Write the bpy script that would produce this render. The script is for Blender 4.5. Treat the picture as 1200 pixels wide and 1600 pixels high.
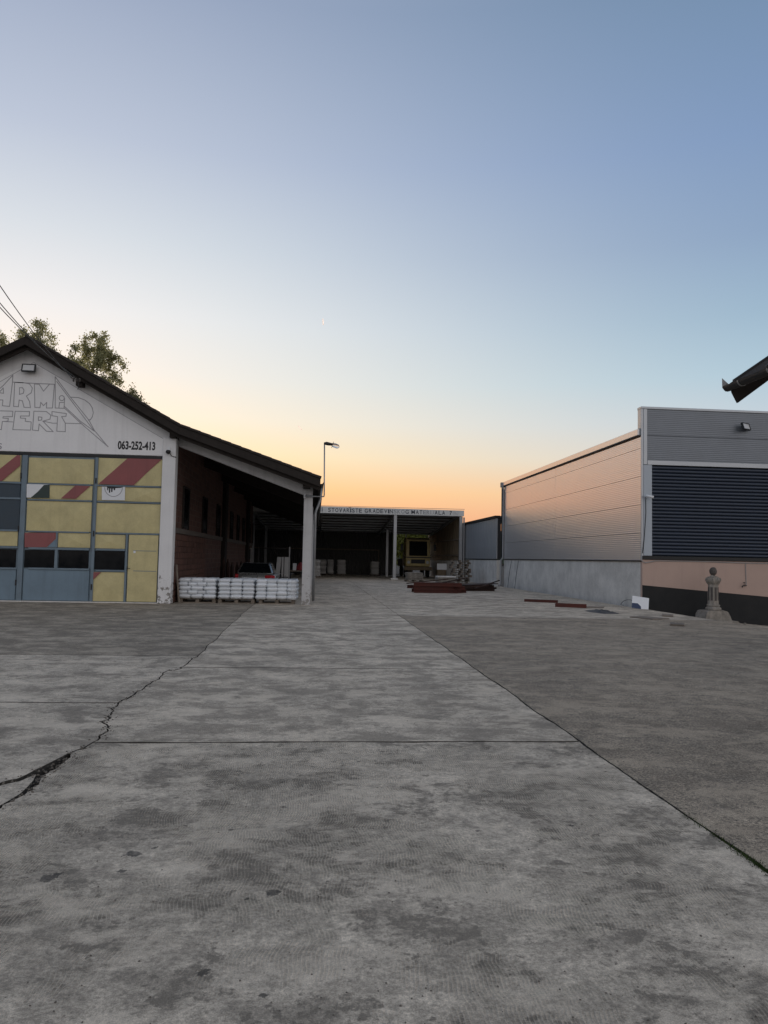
import bpy, bmesh, math, random
from mathutils import Vector, Matrix, noise

# ------------------------------------------------------------------ clean
for o in list(bpy.data.objects):
    bpy.data.objects.remove(o)
S = bpy.context.scene
COL = S.collection
RAD = math.radians

# ------------------------------------------------------------------ camera
F, HC = 1180.0, 1.6                    # focal length in photo pixels, eye height
p1 = Vector((492 - 600, 870 - 800, F)); p2 = p1 + Vector((1000, 20, 0))
AY = p1.normalized(); AZ = p1.cross(p2).normalized()
if AZ.y > 0: AZ = -AZ
AX = AY.cross(AZ)
if AX.x < 0: AX = -AX
def ray(x, y):
    c = Vector((x - 600, y - 800, F)); return Vector((AX.dot(c), AY.dot(c), AZ.dot(c)))
def G(x, y, z=0.0):                    # pixel -> point on the ground
    d = ray(x, y); t = (z - HC) / d.z; return Vector((d.x * t, d.y * t, z))
def OY(x, y, Y):                       # pixel -> point on a plane facing the street
    d = ray(x, y); t = Y / d.y; return Vector((d.x * t, Y, d.z * t + HC))
def OX(x, y, X):                       # pixel -> point on a plane along the yard
    d = ray(x, y); t = X / d.x; return Vector((X, d.y * t, d.z * t + HC))
cam = bpy.data.cameras.new('camera'); co = bpy.data.objects.new('camera', cam); COL.objects.link(co)
right = Vector((AX.x, AY.x, AZ.x)); up = -Vector((AX.y, AY.y, AZ.y)); back = -Vector((AX.z, AY.z, AZ.z))
M = Matrix((right, up, back)).transposed().to_4x4(); M.translation = (0, 0, HC)
co.matrix_world = M
cam.sensor_fit = 'HORIZONTAL'; cam.sensor_width = 36; cam.lens = 36 * F / 1200
cam.clip_start = .05; cam.clip_end = 30000
S.camera = co
S.render.resolution_x, S.render.resolution_y = 768, 1024

# ------------------------------------------------------------------ sky and sun
SUN_AZ = RAD(-22)                       # left of the yard's long axis (+Y)
SUN_EL = RAD(.6)
W = bpy.data.worlds.new('World'); S.world = W; W.use_nodes = True
nt = W.node_tree; nt.nodes.clear()
def wn(t, **k):
    n = nt.nodes.new(t)
    for a, b in k.items(): setattr(n, a, b)
    return n
sky = wn('ShaderNodeTexSky'); sky.sky_type = 'NISHITA'; sky.sun_disc = False
sky.sun_elevation = SUN_EL; sky.sun_rotation = SUN_AZ
sky.altitude = 100; sky.air_density = 1.0; sky.dust_density = 1.4; sky.ozone_density = 2.5
# the hazy after-glow of this evening: colour by height above the horizon, warm towards the sunset, cool away from it
tcw = wn('ShaderNodeTexCoord'); sepw = wn('ShaderNodeSeparateXYZ'); nt.links.new(tcw.outputs['Generated'], sepw.inputs[0])
def wm(op, a, b=0.):
    n = wn('ShaderNodeMath', operation=op)
    for i, v in enumerate((a, b)):
        if isinstance(v, (int, float)): n.inputs[i].default_value = v
        else: nt.links.new(v, n.inputs[i])
    return n.outputs[0]
elev = wm('DIVIDE', wm('ARCSINE', wm('MAXIMUM', sepw.outputs[2], 0.)), math.pi / 2)
hor = wn('ShaderNodeCombineXYZ'); nt.links.new(sepw.outputs[0], hor.inputs[0]); nt.links.new(sepw.outputs[1], hor.inputs[1])
hn = wn('ShaderNodeVectorMath', operation='NORMALIZE'); nt.links.new(hor.outputs[0], hn.inputs[0])
dt = wn('ShaderNodeVectorMath', operation='DOT_PRODUCT'); nt.links.new(hn.outputs[0], dt.inputs[0]); dt.inputs[1].default_value = (math.sin(SUN_AZ), math.cos(SUN_AZ), 0)
warm = wm('POWER', wm('MULTIPLY', wm('ADD', dt.outputs['Value'], 1.), .5), 7.)
def wramp(stops):
    r = wn('ShaderNodeValToRGB'); nt.links.new(elev, r.inputs[0]); e = r.color_ramp.elements
    while len(e) < len(stops): e.new(.5)
    for x, (d, c) in zip(e, stops): x.position = d / 90; x.color = (*[v / 1.25 for v in c], 1)
    return r.outputs[0]
sunny = wramp([(0, (.95, .36, .17)), (2.5, (1.01, .44, .20)), (5, (1.11, .63, .26)), (7.5, (1.08, .82, .46)), (10, (1.0, .865, .66)), (13, (.90, .845, .755)), (17, (.81, .81, .80)), (22, (.645, .69, .735)), (28, (.475, .53, .64)), (37, (.315, .375, .505)), (60, (.30, .335, .43)), (90, (.27, .305, .395))])
cool = wramp([(0, (.62, .36, .26)), (2.5, (.70, .41, .27)), (5, (.67, .53, .39)), (7.5, (.496, .555, .62)), (10, (.383, .514, .64)), (13, (.27, .46, .60)), (17, (.175, .34, .495)), (22, (.13, .248, .436)), (28, (.118, .23, .435)), (37, (.105, .205, .345)), (60, (.20, .25, .355)), (90, (.27, .305, .395))])
# opposite the sunset the sky brightens again into the pinkish twilight arch
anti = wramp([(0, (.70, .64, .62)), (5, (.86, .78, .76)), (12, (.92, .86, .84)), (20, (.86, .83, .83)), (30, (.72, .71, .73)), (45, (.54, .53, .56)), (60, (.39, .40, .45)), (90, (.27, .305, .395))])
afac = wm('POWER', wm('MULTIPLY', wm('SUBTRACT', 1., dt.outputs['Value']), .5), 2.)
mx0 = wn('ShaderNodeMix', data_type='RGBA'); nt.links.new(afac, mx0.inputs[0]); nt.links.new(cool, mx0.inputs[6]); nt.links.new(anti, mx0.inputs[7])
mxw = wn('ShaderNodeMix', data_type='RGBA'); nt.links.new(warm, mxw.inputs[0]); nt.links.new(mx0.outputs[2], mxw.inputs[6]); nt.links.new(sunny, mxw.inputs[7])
glow = wn('ShaderNodeMix', data_type='RGBA', blend_type='ADD'); glow.inputs[0].default_value = .004
nt.links.new(mxw.outputs[2], glow.inputs[6]); nt.links.new(sky.outputs[0], glow.inputs[7])
# low red core of the after-glow over the sunset point
core = wm('MULTIPLY', wm('POWER', wm('MAXIMUM', dt.outputs['Value'], 0.), 60.), wm('EXPONENT', wm('MULTIPLY', wm('MAXIMUM', sepw.outputs[2], 0.), -13.)))
cadd = wn('ShaderNodeMix', data_type='RGBA', blend_type='ADD'); nt.links.new(core, cadd.inputs[0]); nt.links.new(glow.outputs[2], cadd.inputs[6]); cadd.inputs[7].default_value = (1.35, .25, .11, 1)
bg = wn('ShaderNodeBackground'); bg.inputs['Strength'].default_value = 1.25
out = wn('ShaderNodeOutputWorld')
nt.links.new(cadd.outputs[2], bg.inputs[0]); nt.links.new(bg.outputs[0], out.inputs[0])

sl = bpy.data.lights.new('sun', 'SUN'); sl.energy = 5.0; sl.angle = RAD(.6); sl.color = (1, .86, .72)
so = bpy.data.objects.new('sun', sl); COL.objects.link(so)
sd = Vector((math.sin(SUN_AZ) * math.cos(SUN_EL), math.cos(SUN_AZ) * math.cos(SUN_EL), math.sin(SUN_EL)))
so.rotation_euler = sd.to_track_quat('Z', 'Y').to_euler(); so.location = (-5, 40, 30)
S.view_settings.view_transform = 'Standard'; S.view_settings.look = 'None'
S.view_settings.exposure = .1; S.view_settings.gamma = 1
S.render.engine = 'CYCLES'

# ------------------------------------------------------------------ helpers
def tag(o, label=None, cat=None, group=None, kind=None):
    if label: o['label'] = label
    if cat: o['category'] = cat
    if group: o['group'] = group
    if kind: o['kind'] = kind
    return o
def empty(name, loc=(0, 0, 0), rz=0):
    o = bpy.data.objects.new(name, None); COL.objects.link(o)
    o.location = loc; o.rotation_euler = (0, 0, rz); o.empty_display_size = .2
    return o
def link(name, me, parent=None, loc=(0, 0, 0), rot=(0, 0, 0)):
    o = bpy.data.objects.new(name, me); COL.objects.link(o)
    o.location = loc; o.rotation_euler = rot
    if parent: o.parent = parent
    return o
class MB:
    def __init__(s): s.v = []; s.f = []
    def add(s, vs, fs):
        n = len(s.v); s.v += [tuple(v) for v in vs]; s.f += [tuple(i + n for i in f) for f in fs]; return s
    def box(s, a, b):
        x0, y0, z0 = a; x1, y1, z1 = b
        vs = [(x0,y0,z0),(x1,y0,z0),(x1,y1,z0),(x0,y1,z0),(x0,y0,z1),(x1,y0,z1),(x1,y1,z1),(x0,y1,z1)]
        return s.add(vs, [(0,3,2,1),(4,5,6,7),(0,1,5,4),(1,2,6,5),(2,3,7,6),(3,0,4,7)])
    def bar(s, a, b, w, h, upv=(0, 0, 1)):
        a = Vector(a); b = Vector(b); d = (b - a).normalized(); u = Vector(upv)
        r = d.cross(u)
        if r.length < 1e-4: r = d.cross(Vector((0, 1, 0)))
        r.normalize(); u = r.cross(d).normalized()
        vs = []
        for p in (a, b):
            for i, j in ((-1,-1),(1,-1),(1,1),(-1,1)): vs.append(p + r * i * w / 2 + u * j * h / 2)
        return s.add(vs, [(0,1,2,3),(7,6,5,4),(0,4,5,1),(1,5,6,2),(2,6,7,3),(3,7,4,0)])
    def tube(s, pts, r, n=8, cap=True):
        pts = [Vector(p) for p in pts]; rs = r if isinstance(r, (list, tuple)) else [r] * len(pts)
        base = len(s.v); u0 = None
        for i, p in enumerate(pts):
            d = (pts[min(i + 1, len(pts) - 1)] - pts[max(i - 1, 0)]).normalized()
            if u0 is None:
                u0 = d.cross(Vector((0, 0, 1)))
                if u0.length < .01: u0 = d.cross(Vector((1, 0, 0)))
            u = (u0 - d * u0.dot(d)).normalized(); w = d.cross(u); u0 = u
            for k in range(n):
                a = 2 * math.pi * k / n; s.v.append(tuple(p + (u * math.cos(a) + w * math.sin(a)) * rs[i]))
        for i in range(len(pts) - 1):
            for k in range(n):
                a = base + i * n + k; b = base + i * n + (k + 1) % n; s.f.append((a, b, b + n, a + n))
        if cap:
            s.f.append(tuple(base + k for k in range(n))[::-1]); s.f.append(tuple(base + (len(pts) - 1) * n + k for k in range(n)))
        return s
    def lathe(s, prof, c=(0, 0, 0), n=16, ax='Z', rot=0):
        base = len(s.v); c = Vector(c)
        for r, z in prof:
            for k in range(n):
                a = 2 * math.pi * k / n + rot
                p = {'Z': (r*math.cos(a), r*math.sin(a), z), 'Y': (r*math.cos(a), z, r*math.sin(a)), 'X': (z, r*math.cos(a), r*math.sin(a))}[ax]
                s.v.append(tuple(c + Vector(p)))
        for i in range(len(prof) - 1):
            for k in range(n):
                a = base + i * n + k; b = base + i * n + (k + 1) % n; s.f.append((a, b, b + n, a + n))
        s.f.append(tuple(base + k for k in range(n))[::-1]); s.f.append(tuple(base + (len(prof) - 1) * n + k for k in range(n)))
        return s
    def prism(s, poly, a, b, ax='Y'):  # poly of 2D points, extruded from a to b along ax
        n = len(poly); base = len(s.v)
        for t in (a, b):
            for (x, y) in poly:
                s.v.append({'Y': (x, t, y), 'X': (t, x, y), 'Z': (x, y, t)}[ax])
        s.f.append(tuple(base + i for i in range(n))); s.f.append(tuple(base + n + i for i in range(n))[::-1])
        for i in range(n):
            j = (i + 1) % n; s.f.append((base + i, base + n + i, base + n + j, base + j))
        return s
    def mesh(s, name, mat, smooth=False, bevel=0):
        me = bpy.data.meshes.new(name); me.from_pydata(s.v, [], s.f)
        bm = bmesh.new(); bm.from_mesh(me)
        bmesh.ops.recalc_face_normals(bm, faces=bm.faces)
        if bevel: bmesh.ops.bevel(bm, geom=list(bm.edges), offset=bevel, segments=1, affect='EDGES', clamp_overlap=True)
        bm.to_mesh(me); bm.free()
        if mat: me.materials.append(mat)
        if smooth:
            for p in me.polygons: p.use_smooth = True
        return me
    def build(s, name, mat, parent=None, smooth=False, bevel=0, loc=(0, 0, 0), rot=(0, 0, 0)):
        return link(name, s.mesh(name, mat, smooth, bevel), parent, loc, rot)
def box(name, a, b, mat, parent=None, bevel=0): return MB().box(a, b).build(name, mat, parent, bevel=bevel)
def copy_tree(o, parent=None):
    c = o.copy(); COL.objects.link(c); c.parent = parent
    for ch in o.children: copy_tree(ch, c)
    return c

# ------------------------------------------------------------------ materials
class NB:
    def __init__(s, name):
        s.m = bpy.data.materials.new(name); s.m.use_nodes = True; s.t = s.m.node_tree
        s.b = s.t.nodes['Principled BSDF']
        s.tc = s.t.nodes.new('ShaderNodeTexCoord')
        s.co = s.tc.outputs['Object']
    def n(s, typ, **k):
        nd = s.t.nodes.new(typ)
        for a, v in k.items():
            if a.startswith('i_'):
                key = a[2:]; key = int(key) if key.isdigit() else key.replace('_', ' ')
                if isinstance(v, bpy.types.NodeSocket): s.t.links.new(v, nd.inputs[key])
                else: nd.inputs[key].default_value = v
            else: setattr(nd, a, v)
        return nd
    def l(s, a, b): s.t.links.new(a, b)
    def noise(s, scale, detail=4, rough=.55, vec=None, dist=0):
        return s.n('ShaderNodeTexNoise', i_Vector=vec or s.co, i_Scale=scale, i_Detail=detail, i_Roughness=rough, i_Distortion=dist).outputs[0]
    def ramp(s, fac, stops):
        r = s.n('ShaderNodeValToRGB', i_0=fac); e = r.color_ramp.elements
        while len(e) < len(stops): e.new(.5)
        for x, (p, c) in zip(e, stops):
            x.position = p; x.color = (c, c, c, 1) if isinstance(c, (int, float)) else (*c, 1)
        return r.outputs[0]
    def math(s, op, a, b=0., c=0.):
        return s.n('ShaderNodeMath', operation=op, i_0=a, i_1=b, i_2=c).outputs[0]
    def mix(s, fac, a, b, typ='MIX'):
        nd = s.n('ShaderNodeMix', data_type='RGBA', blend_type=typ); 
        for i, v in ((0, fac), (6, a), (7, b)):
            if isinstance(v, bpy.types.NodeSocket): s.l(v, nd.inputs[i])
            else: nd.inputs[i].default_value = (*v, 1) if isinstance(v, tuple) and len(v) == 3 else v
        return nd.outputs[2]
    def mapping(s, scale=(1, 1, 1), rot=(0, 0, 0), vec=None):
        return s.n('ShaderNodeMapping', i_Vector=vec or s.co, i_Scale=scale, i_Rotation=rot).outputs[0]
    def bump(s, h, strength=.3, dist=.01, prev=None):
        nd = s.n('ShaderNodeBump', i_Height=h, i_Strength=strength, i_Distance=dist)
        if prev: s.l(prev, nd.inputs['Normal'])
        return nd.outputs[0]
    def fin(s, col, rough=.7, metal=0, norm=None, **k):
        for nm, v in (('Base Color', col), ('Roughness', rough), ('Metallic', metal), ('Normal', norm)):
            if v is None: continue
            if isinstance(v, bpy.types.NodeSocket): s.l(v, s.b.inputs[nm])
            else: s.b.inputs[nm].default_value = (*v, 1) if isinstance(v, tuple) and len(v) == 3 else v
        for a, v in k.items(): s.b.inputs[a.replace('_', ' ')].default_value = v
        return s.m
def sc(c, k): return tuple(x * k for x in c)
def simple(name, col, rough=.7, metal=0, var=.25, scale=3., fine=40., bump=.15, bdist=.004, streak=0, rnd=0, rvar=.08, chip=0, **k):
    b = NB(name)
    a = b.noise(scale, 5, .6); f = b.noise(fine, 3, .6)
    fac = b.ramp(b.math('ADD', b.math('MULTIPLY', a, .7), b.math('MULTIPLY', f, .3)), [(.3, 0.), (.7, 1.)])
    c = b.mix(fac, sc(col, 1 - var), sc(col, 1 + var * .6))
    if streak:
        st = b.noise(2.2, 4, .6, vec=b.mapping((2.5, 2.5, .18)))
        c = b.mix(b.ramp(st, [(.52, 0.), (.72, streak)]), c, sc(col, .45))
    if rnd:
        oi = b.n('ShaderNodeObjectInfo').outputs['Random']
        c = b.mix(1., c, b.ramp(oi, [(0., 1 - rnd), (1., 1.)]), 'MULTIPLY')
    nr = b.bump(b.math('ADD', f, a), bump, bdist) if bump else None
    if chip:                           # paint flaked off near the ground
        zc_ = b.n('ShaderNodeSeparateXYZ', i_0=b.co).outputs[2]
        cm = b.math('SUBTRACT', b.noise(7, 6, .7), b.math('MULTIPLY', zc_, .16))
        c = b.mix(b.ramp(cm, [(.475, 0.), (.49, chip)]), c, (.20, .185, .165))
    rr = b.ramp(a, [(.3, max(0, rough - rvar)), (.7, min(1, rough + rvar))])
    return b.fin(c, rr, metal, nr, **k)

MT = {}
MT['white_wall'] = simple('white_plaster', (.72, .72, .72), .85, chip=.9, var=.1, scale=1.2, fine=25, streak=.22)
MT['white_board'] = simple('white_sign_board', (.80, .80, .80), .6, var=.06, scale=.8, fine=15, streak=.14)
MT['line'] = simple('grey_outline_paint', (.34, .335, .35), .7, var=.2, bump=0)
MT['black_paint'] = simple('black_sign_paint', (.018, .018, .02), .6, var=.3, bump=0)
MT['yellow'] = simple('faded_yellow_paint', (.57, .50, .26), .6, var=.24, scale=1.6, fine=30, streak=.13)
MT['red'] = simple('faded_red_paint', (.27, .085, .085), .6, var=.16, scale=1.6, fine=30, streak=.2)
MT['bluegrey'] = simple('blue_grey_paint', (.16, .23, .29), .55, var=.18, scale=1.6, fine=30, streak=.3)
MT['slate'] = simple('dark_slate_blue_paint', (.03, .05, .07), .5, var=.15)
MT['frame'] = simple('blue_grey_steel_frame', (.15, .205, .25), .5, var=.2, streak=.2)
MT['darkglass'] = simple('dark_dusty_glass', (.006, .008, .01), .12, var=.3, bump=0, Specular_IOR_Level=.18)
MT['concrete_beam'] = simple('painted_concrete', (.5, .5, .5), .85, chip=.8, var=.15, scale=2, fine=30, streak=.3)
MT['mortar'] = None
MT['roof_dark'] = simple('weathered_dark_roof', (.045, .039, .035), .9, var=.35, scale=2, Specular_IOR_Level=.12)
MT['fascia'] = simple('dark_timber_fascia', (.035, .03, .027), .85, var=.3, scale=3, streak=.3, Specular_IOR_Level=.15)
MT['wood'] = simple('weathered_grey_wood', (.25, .21, .17), .85, var=.35, scale=4, fine=60, rnd=.45)
MT['palewood'] = simple('pale_wood', (.26, .20, .13), .8, var=.25, scale=4, fine=60, rnd=.3)
MT['sack'] = simple('white_woven_plastic', (.72, .76, .80), .36, var=.08, scale=6, fine=40, bump=.35, bdist=.012, rnd=.15)
MT['cement_sack'] = simple('grey_paper_sack', (.55, .54, .52), .75, var=.2, scale=6, fine=40, bump=.3, bdist=.01, rnd=.35)
MT['wrap'] = simple('clear_stretch_wrap', (.8, .82, .85), .12, var=.1, bump=.8, bdist=.02, Alpha=.28)
MT['steel_dark'] = simple('dark_steel', (.03, .03, .032), .55, .3, var=.3)
MT['galv'] = simple('galvanised_steel', (.36, .37, .38), .45, .7, var=.2)
MT['rust'] = simple('red_oxide_steel', (.10, .026, .018), .75, .1, var=.4, scale=3, rnd=.4)
MT['rustdark'] = simple('dark_rusty_steel', (.05, .025, .018), .8, .1, var=.4, scale=3, rnd=.4)
MT['flashing'] = simple('light_grey_flashing', (.42, .45, .48), .35, .55, var=.06, scale=.8)
MT['whitestrip'] = simple('pale_blue_grey_flashing', (.40, .45, .50), .45, .2, var=.06, scale=.8)
MT['navy'] = simple('navy_shutter_paint', (.026, .038, .062), .5, 0, var=.12, scale=1.5)
MT['black_trim'] = simple('black_trim', (.008, .009, .01), .5, var=.2)
MT['concrete_wall'] = simple('raw_concrete_wall', (.66, .64, .60), .85, var=.30, scale=1.4, fine=18, bump=.25, streak=.14)
MT['pink'] = simple('pale_pink_plaster', (.47, .345, .29), .88, var=.07, scale=1.5, fine=25, streak=.12)
MT['bitumen'] = simple('black_bitumen_coating', (.008, .009, .010), .75, var=.35, scale=2.5, bump=.4, bdist=.015)
MT['stone'] = simple('weathered_limestone', (.29, .265, .23), .9, var=.55, scale=4, fine=35, bump=.6, bdist=.02, streak=.5)
MT['stone_dark'] = simple('dark_weathered_stone', (.10, .088, .08), .9, var=.4, scale=6, bump=.6, bdist=.02)
MT['silver'] = simple('silver_car_paint', (.36, .37, .37), .28, .75, var=.03, bump=0, Coat_Weight=.4)
MT['tyre'] = simple('tyre_rubber', (.012, .012, .012), .85, var=.2)
MT['tail'] = simple('red_lamp_glass', (.42, .01, .02), .15, var=.1, bump=0, Coat_Weight=.5)
MT['truckpaint'] = simple('faded_beige_truck_paint', (.50, .40, .17), .5, var=.15, streak=.25)
MT['shedwall'] = simple('dark_corrugated_sheet', (.10, .10, .095), .7, .2, var=.3)
MT['shedroof'] = simple('grey_roof_sheet', (.13, .12, .11), .7, .2, var=.3, scale=1)
MT['sign'] = simple('white_painted_fascia', (.60, .61, .60), .6, var=.1, scale=1, streak=.3)
MT['letter'] = simple('dark_blue_letters', (.045, .055, .075), .6, var=.25, bump=0)
MT['letterfade'] = simple('faded_letters', (.27, .29, .31), .6, var=.25, bump=0)
MT['letterghost'] = simple('ghost_letters', (.47, .48, .48), .6, var=.2, bump=0)
MT['clad'] = None
MT['white'] = simple('white_sheet', (.72, .74, .76), .5, var=.06)
MT['bluepatch'] = simple('dark_blue_sheet', (.02, .04, .10), .5, var=.2)
MT['cable'] = simple('black_cable', (.01, .01, .01), .6, var=.1, bump=0)
MT['pvc'] = simple('grey_pvc_pipe', (.30, .30, .30), .5, var=.1)
MT['hose'] = simple('pale_hose', (.25, .25, .24), .6, var=.1)
MT['redtarp'] = simple('red_tarp', (.22, .02, .02), .6, var=.3)
MT['bark'] = simple('bark', (.09, .07, .055), .95, var=.4, scale=8, bump=.6, bdist=.03)
MT['lampglass'] = simple('floodlight_glass', (.55, .56, .56), .15, var=.05, bump=0)
b = NB('clear_lamp_bulb'); MT['bulb'] = b.fin((.85, .85, .85), .05, 0, None, Transmission_Weight=.8, IOR=1.2)
b = NB('white_vapour'); MT['vapour'] = b.fin((.95, .93, .9), 1.)
_t = b.n('ShaderNodeBsdfTranslucent', i_0=(.97, .95, .92, 1)); _m = b.n('ShaderNodeMixShader', i_0=.8); b.l(b.b.outputs[0], _m.inputs[1]); b.l(_t.outputs[0], _m.inputs[2]); b.l(_m.outputs[0], b.t.nodes['Material Output'].inputs[0])

def leafmat(name, col):
    b = NB(name); oi = b.n('ShaderNodeTexCoord').outputs['Object']
    f = b.noise(.9, 3); g = b.noise(9., 2)
    c = b.mix(b.ramp(b.math('ADD', b.math('MULTIPLY', f, .5), b.math('MULTIPLY', g, .5)), [(.35, 0.), (.65, 1.)]), sc(col, .55), sc(col, 1.35))
    b.fin(c, .6)
    tr = b.n('ShaderNodeBsdfTranslucent', i_0=c); mx = b.n('ShaderNodeMixShader', i_0=.45)
    o = b.t.nodes['Material Output']; b.l(b.b.outputs[0], mx.inputs[1]); b.l(tr.outputs[0], mx.inputs[2]); b.l(mx.outputs[0], o.inputs[0])
    return b.m
MT['leaf'] = leafmat('poplar_leaves', (.30, .29, .14))
MT['leaf2'] = leafmat('yellow_green_leaves', (.16, .18, .03))
MT['moss'] = leafmat('moss_green', (.05, .08, .018))

def metal_panel(name, col, pitch, axis, rough=.34, metal=.75, strength=.5):
    b = NB(name)
    sep = b.n('ShaderNodeSeparateXYZ', i_0=b.co).outputs[axis]
    w = b.math('SINE', b.math('MULTIPLY', sep, 2 * math.pi / pitch))
    nr = b.bump(w, strength, pitch * .05)
    
    v = b.noise(1.3, 4)
    c = b.mix(b.ramp(v, [(.35, 0.), (.7, 1.)]), sc(col, .93), sc(col, 1.05))
    return b.fin(c, b.ramp(v, [(.3, rough - .03), (.7, rough + .04)]), metal, nr)
MT['panel'] = simple('silver_panel', (.66, .655, .66), .29, .54, var=.03, scale=.5, fine=3, bump=0, rvar=.012)
MT['panel_front'] = metal_panel('grey_ribbed_panel', (.19, .21, .235), .07, 2, .40, .4, .45)
MT['clad'] = metal_panel('grey_vertical_cladding', (.34, .355, .375), .2, 1, .5, .3, .8)

def block_material():
    b = NB('red_clay_block')
    v = b.noise(3., 5, .65); f = b.noise(45, 3)
    oi = b.n('ShaderNodeObjectInfo').outputs['Random']
    c = b.mix(b.ramp(v, [(.3, 0.), (.7, 1.)]), (.08, .034, .023), (.145, .066, .045))
    c = b.mix(1., c, b.ramp(oi, [(0., .7), (1., 1.1)]), 'MULTIPLY')
    return b.fin(c, .9, 0, b.bump(f, .3, .006))
MT['block'] = block_material()
def block_wall_material():
    b = NB('red_block_wall')
    sep = b.n('ShaderNodeSeparateXYZ', i_0=b.co)
    vec = b.n('ShaderNodeCombineXYZ', i_0=sep.outputs[1], i_1=sep.outputs[2]).outputs[0]
    br = b.n('ShaderNodeTexBrick', i_Vector=vec, i_Color1=(.08, .034, .023, 1), i_Color2=(.14, .064, .044, 1), i_Mortar=(.14, .115, .10, 1), i_Scale=1., i_Mortar_Size=.008, i_Brick_Width=.265, i_Row_Height=.205)
    v = b.noise(1.5, 4)
    c = b.mix(b.ramp(v, [(.3, .4), (.65, 0.)]), br.outputs[0], (.09, .05, .04))
    return b.fin(c, .9, 0, b.bump(br.outputs[1], -.5, .008))
MT['blockwall'] = block_wall_material()
MT['mortar'] = simple('grey_mortar', (.13, .11, .095), .95, var=.25)

PITS = [((208, 1334), .055), ((190, 1362), .028), ((427, 1395), .05), ((75, 1372), .06), ((90, 1366), .035), ((290, 1290), .014), ((385, 1405), .014), ((440, 1222), .016), ((240, 1325), .015),
        ((748, 1299), .02), ((360, 1297), .02), ((135, 1105), .045), ((135, 1109), .03), ((443, 1261), .02), ((488, 1242), .018), ((411, 1554), .02), ((320, 1520), .025), ((590, 1230), .012), ((560, 1190), .016), ((891, 1290), .02)]
def concrete(name, col, stain, stainamt, broom, grit=.3, pits=False, blot=.53):
    b = NB(name)
    big = b.noise(.25, 5, .6); mid = b.noise(1.55, 9, .70, dist=.25, vec=b.mapping((1, 1.1, 1))); fine = b.noise(13, 8, .78); gr = b.noise(170, 3, .7)
    mot = b.noise(4.2, 8, .74, dist=.4); peb = b.noise(48, 4, .7)
    c = b.mix(b.ramp(big, [(.40, 0.), (.60, 1.)]), sc(col, .84), sc(col, 1.12))
    c = b.mix(1., c, b.ramp(mot, [(.40, .72), (.5, 1.), (.60, 1.16)]), 'MULTIPLY')
    c = b.mix(1., c, b.ramp(fine, [(.41, .72), (.59, 1.18)]), 'MULTIPLY')
    c = b.mix(1., c, b.ramp(peb, [(.40, 1 - grit * .8), (.60, 1 + grit * .5)]), 'MULTIPLY')
    msk = b.math('ADD', b.math('ADD', b.math('MULTIPLY', mid, .56), b.math('MULTIPLY', mot, .22)), b.math('MULTIPLY', fine, .22))
    blotch = b.math('MULTIPLY', b.ramp(msk, [(blot - .006, 0.), (blot + .02, 1.)]), b.ramp(fine, [(.42, .35), (.52, 1.)]))
    c = b.mix(b.math('MULTIPLY', blotch, stainamt), c, stain)
    wp = b.noise(1.1, 9, .76, vec=b.mapping((1, 1.4, 1)), dist=.3)
    c = b.mix(b.ramp(wp, [(.51, 0.), (.57, .5)]), c, sc(col, 1.42))
    c = b.mix(1., c, b.ramp(gr, [(.36, 1 - grit), (.64, 1 + grit * .6)]), 'MULTIPLY')
    h = b.math('ADD', b.math('MULTIPLY', fine, .5), b.math('ADD', b.math('MULTIPLY', gr, .25), b.math('MULTIPLY', peb, .4)))
    nr = b.bump(h, .6, .009)
    if broom:
        sep = b.n('ShaderNodeSeparateXYZ', i_0=b.co)
        n1 = b.noise(1.7, 2, .5, vec=b.mapping((.35, 1., 1))); n2 = b.noise(5., 2, .5, vec=b.mapping((.35, 1., 1)))
        xx = b.math('ADD', sep.outputs[0], b.math('ADD', b.math('MULTIPLY', n1, .20), b.math('MULTIPLY', n2, .055)))
        w = b.math('SINE', b.math('MULTIPLY', xx, 2 * math.pi / .017))
        w = b.math('ADD', w, b.math('MULTIPLY', b.math('SUBTRACT', b.noise(38, 4, .75), .5), 5.))
        mask = b.math('MULTIPLY', b.ramp(b.noise(.8, 6, .65, vec=b.mapping((1, .8, 1), (0, 0, .4))), [(.44, 0.), (.52, 1.)]), b.ramp(mot, [(.42, .15), (.52, 1.)]))
        wm_ = b.math('MULTIPLY', w, mask)
        nr = b.bump(wm_, broom, .004, nr)
        c = b.mix(b.math('MULTIPLY', b.ramp(wm_, [(.2, 0.), (.9, 1.)]), .24 * broom), c, sc(col, 1.7))
        c = b.mix(b.math('MULTIPLY', b.ramp(b.math('MULTIPLY', wm_, -1.), [(.3, 0.), (.9, 1.)]), .22 * broom), c, sc(col, .5))
    if pits:
        tot = None
        wob = b.math('MULTIPLY', b.math('SUBTRACT', b.noise(24, 5, .75), .5), .14)
        for (px, py), r in PITS:
            q = G(px, py)
            d = b.n('ShaderNodeVectorMath', operation='DISTANCE', i_0=b.co, i_1=tuple(q)).outputs['Value']
            d = b.math('ADD', d, b.math('MULTIPLY', wob, min(1., r / .03)))
            k = b.n('ShaderNodeMapRange', i_0=d, i_1=r * .8, i_2=r * .66, i_3=0., i_4=1.).outputs[0]
            tot = k if tot is None else b.math('MAXIMUM', tot, k)
        c = b.mix(b.math('MULTIPLY', tot, b.ramp(fine, [(.3, .95), (.7, .55)])), c, (.03, .027, .024))
        nr = b.bump(tot, -1., .025, nr)
    return b.fin(c, b.ramp(mid, [(.35, .80), (.65, .94)]), 0, nr)
MT['slab_near'] = concrete('worn_combed_concrete', (.53, .46, .365), (.145, .125, .098), .85, 1., pits=True, blot=.518)
MT['slab_mid'] = concrete('worn_grey_concrete', (.53, .458, .362), (.17, .146, .114), .7, .4, blot=.50)
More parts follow.
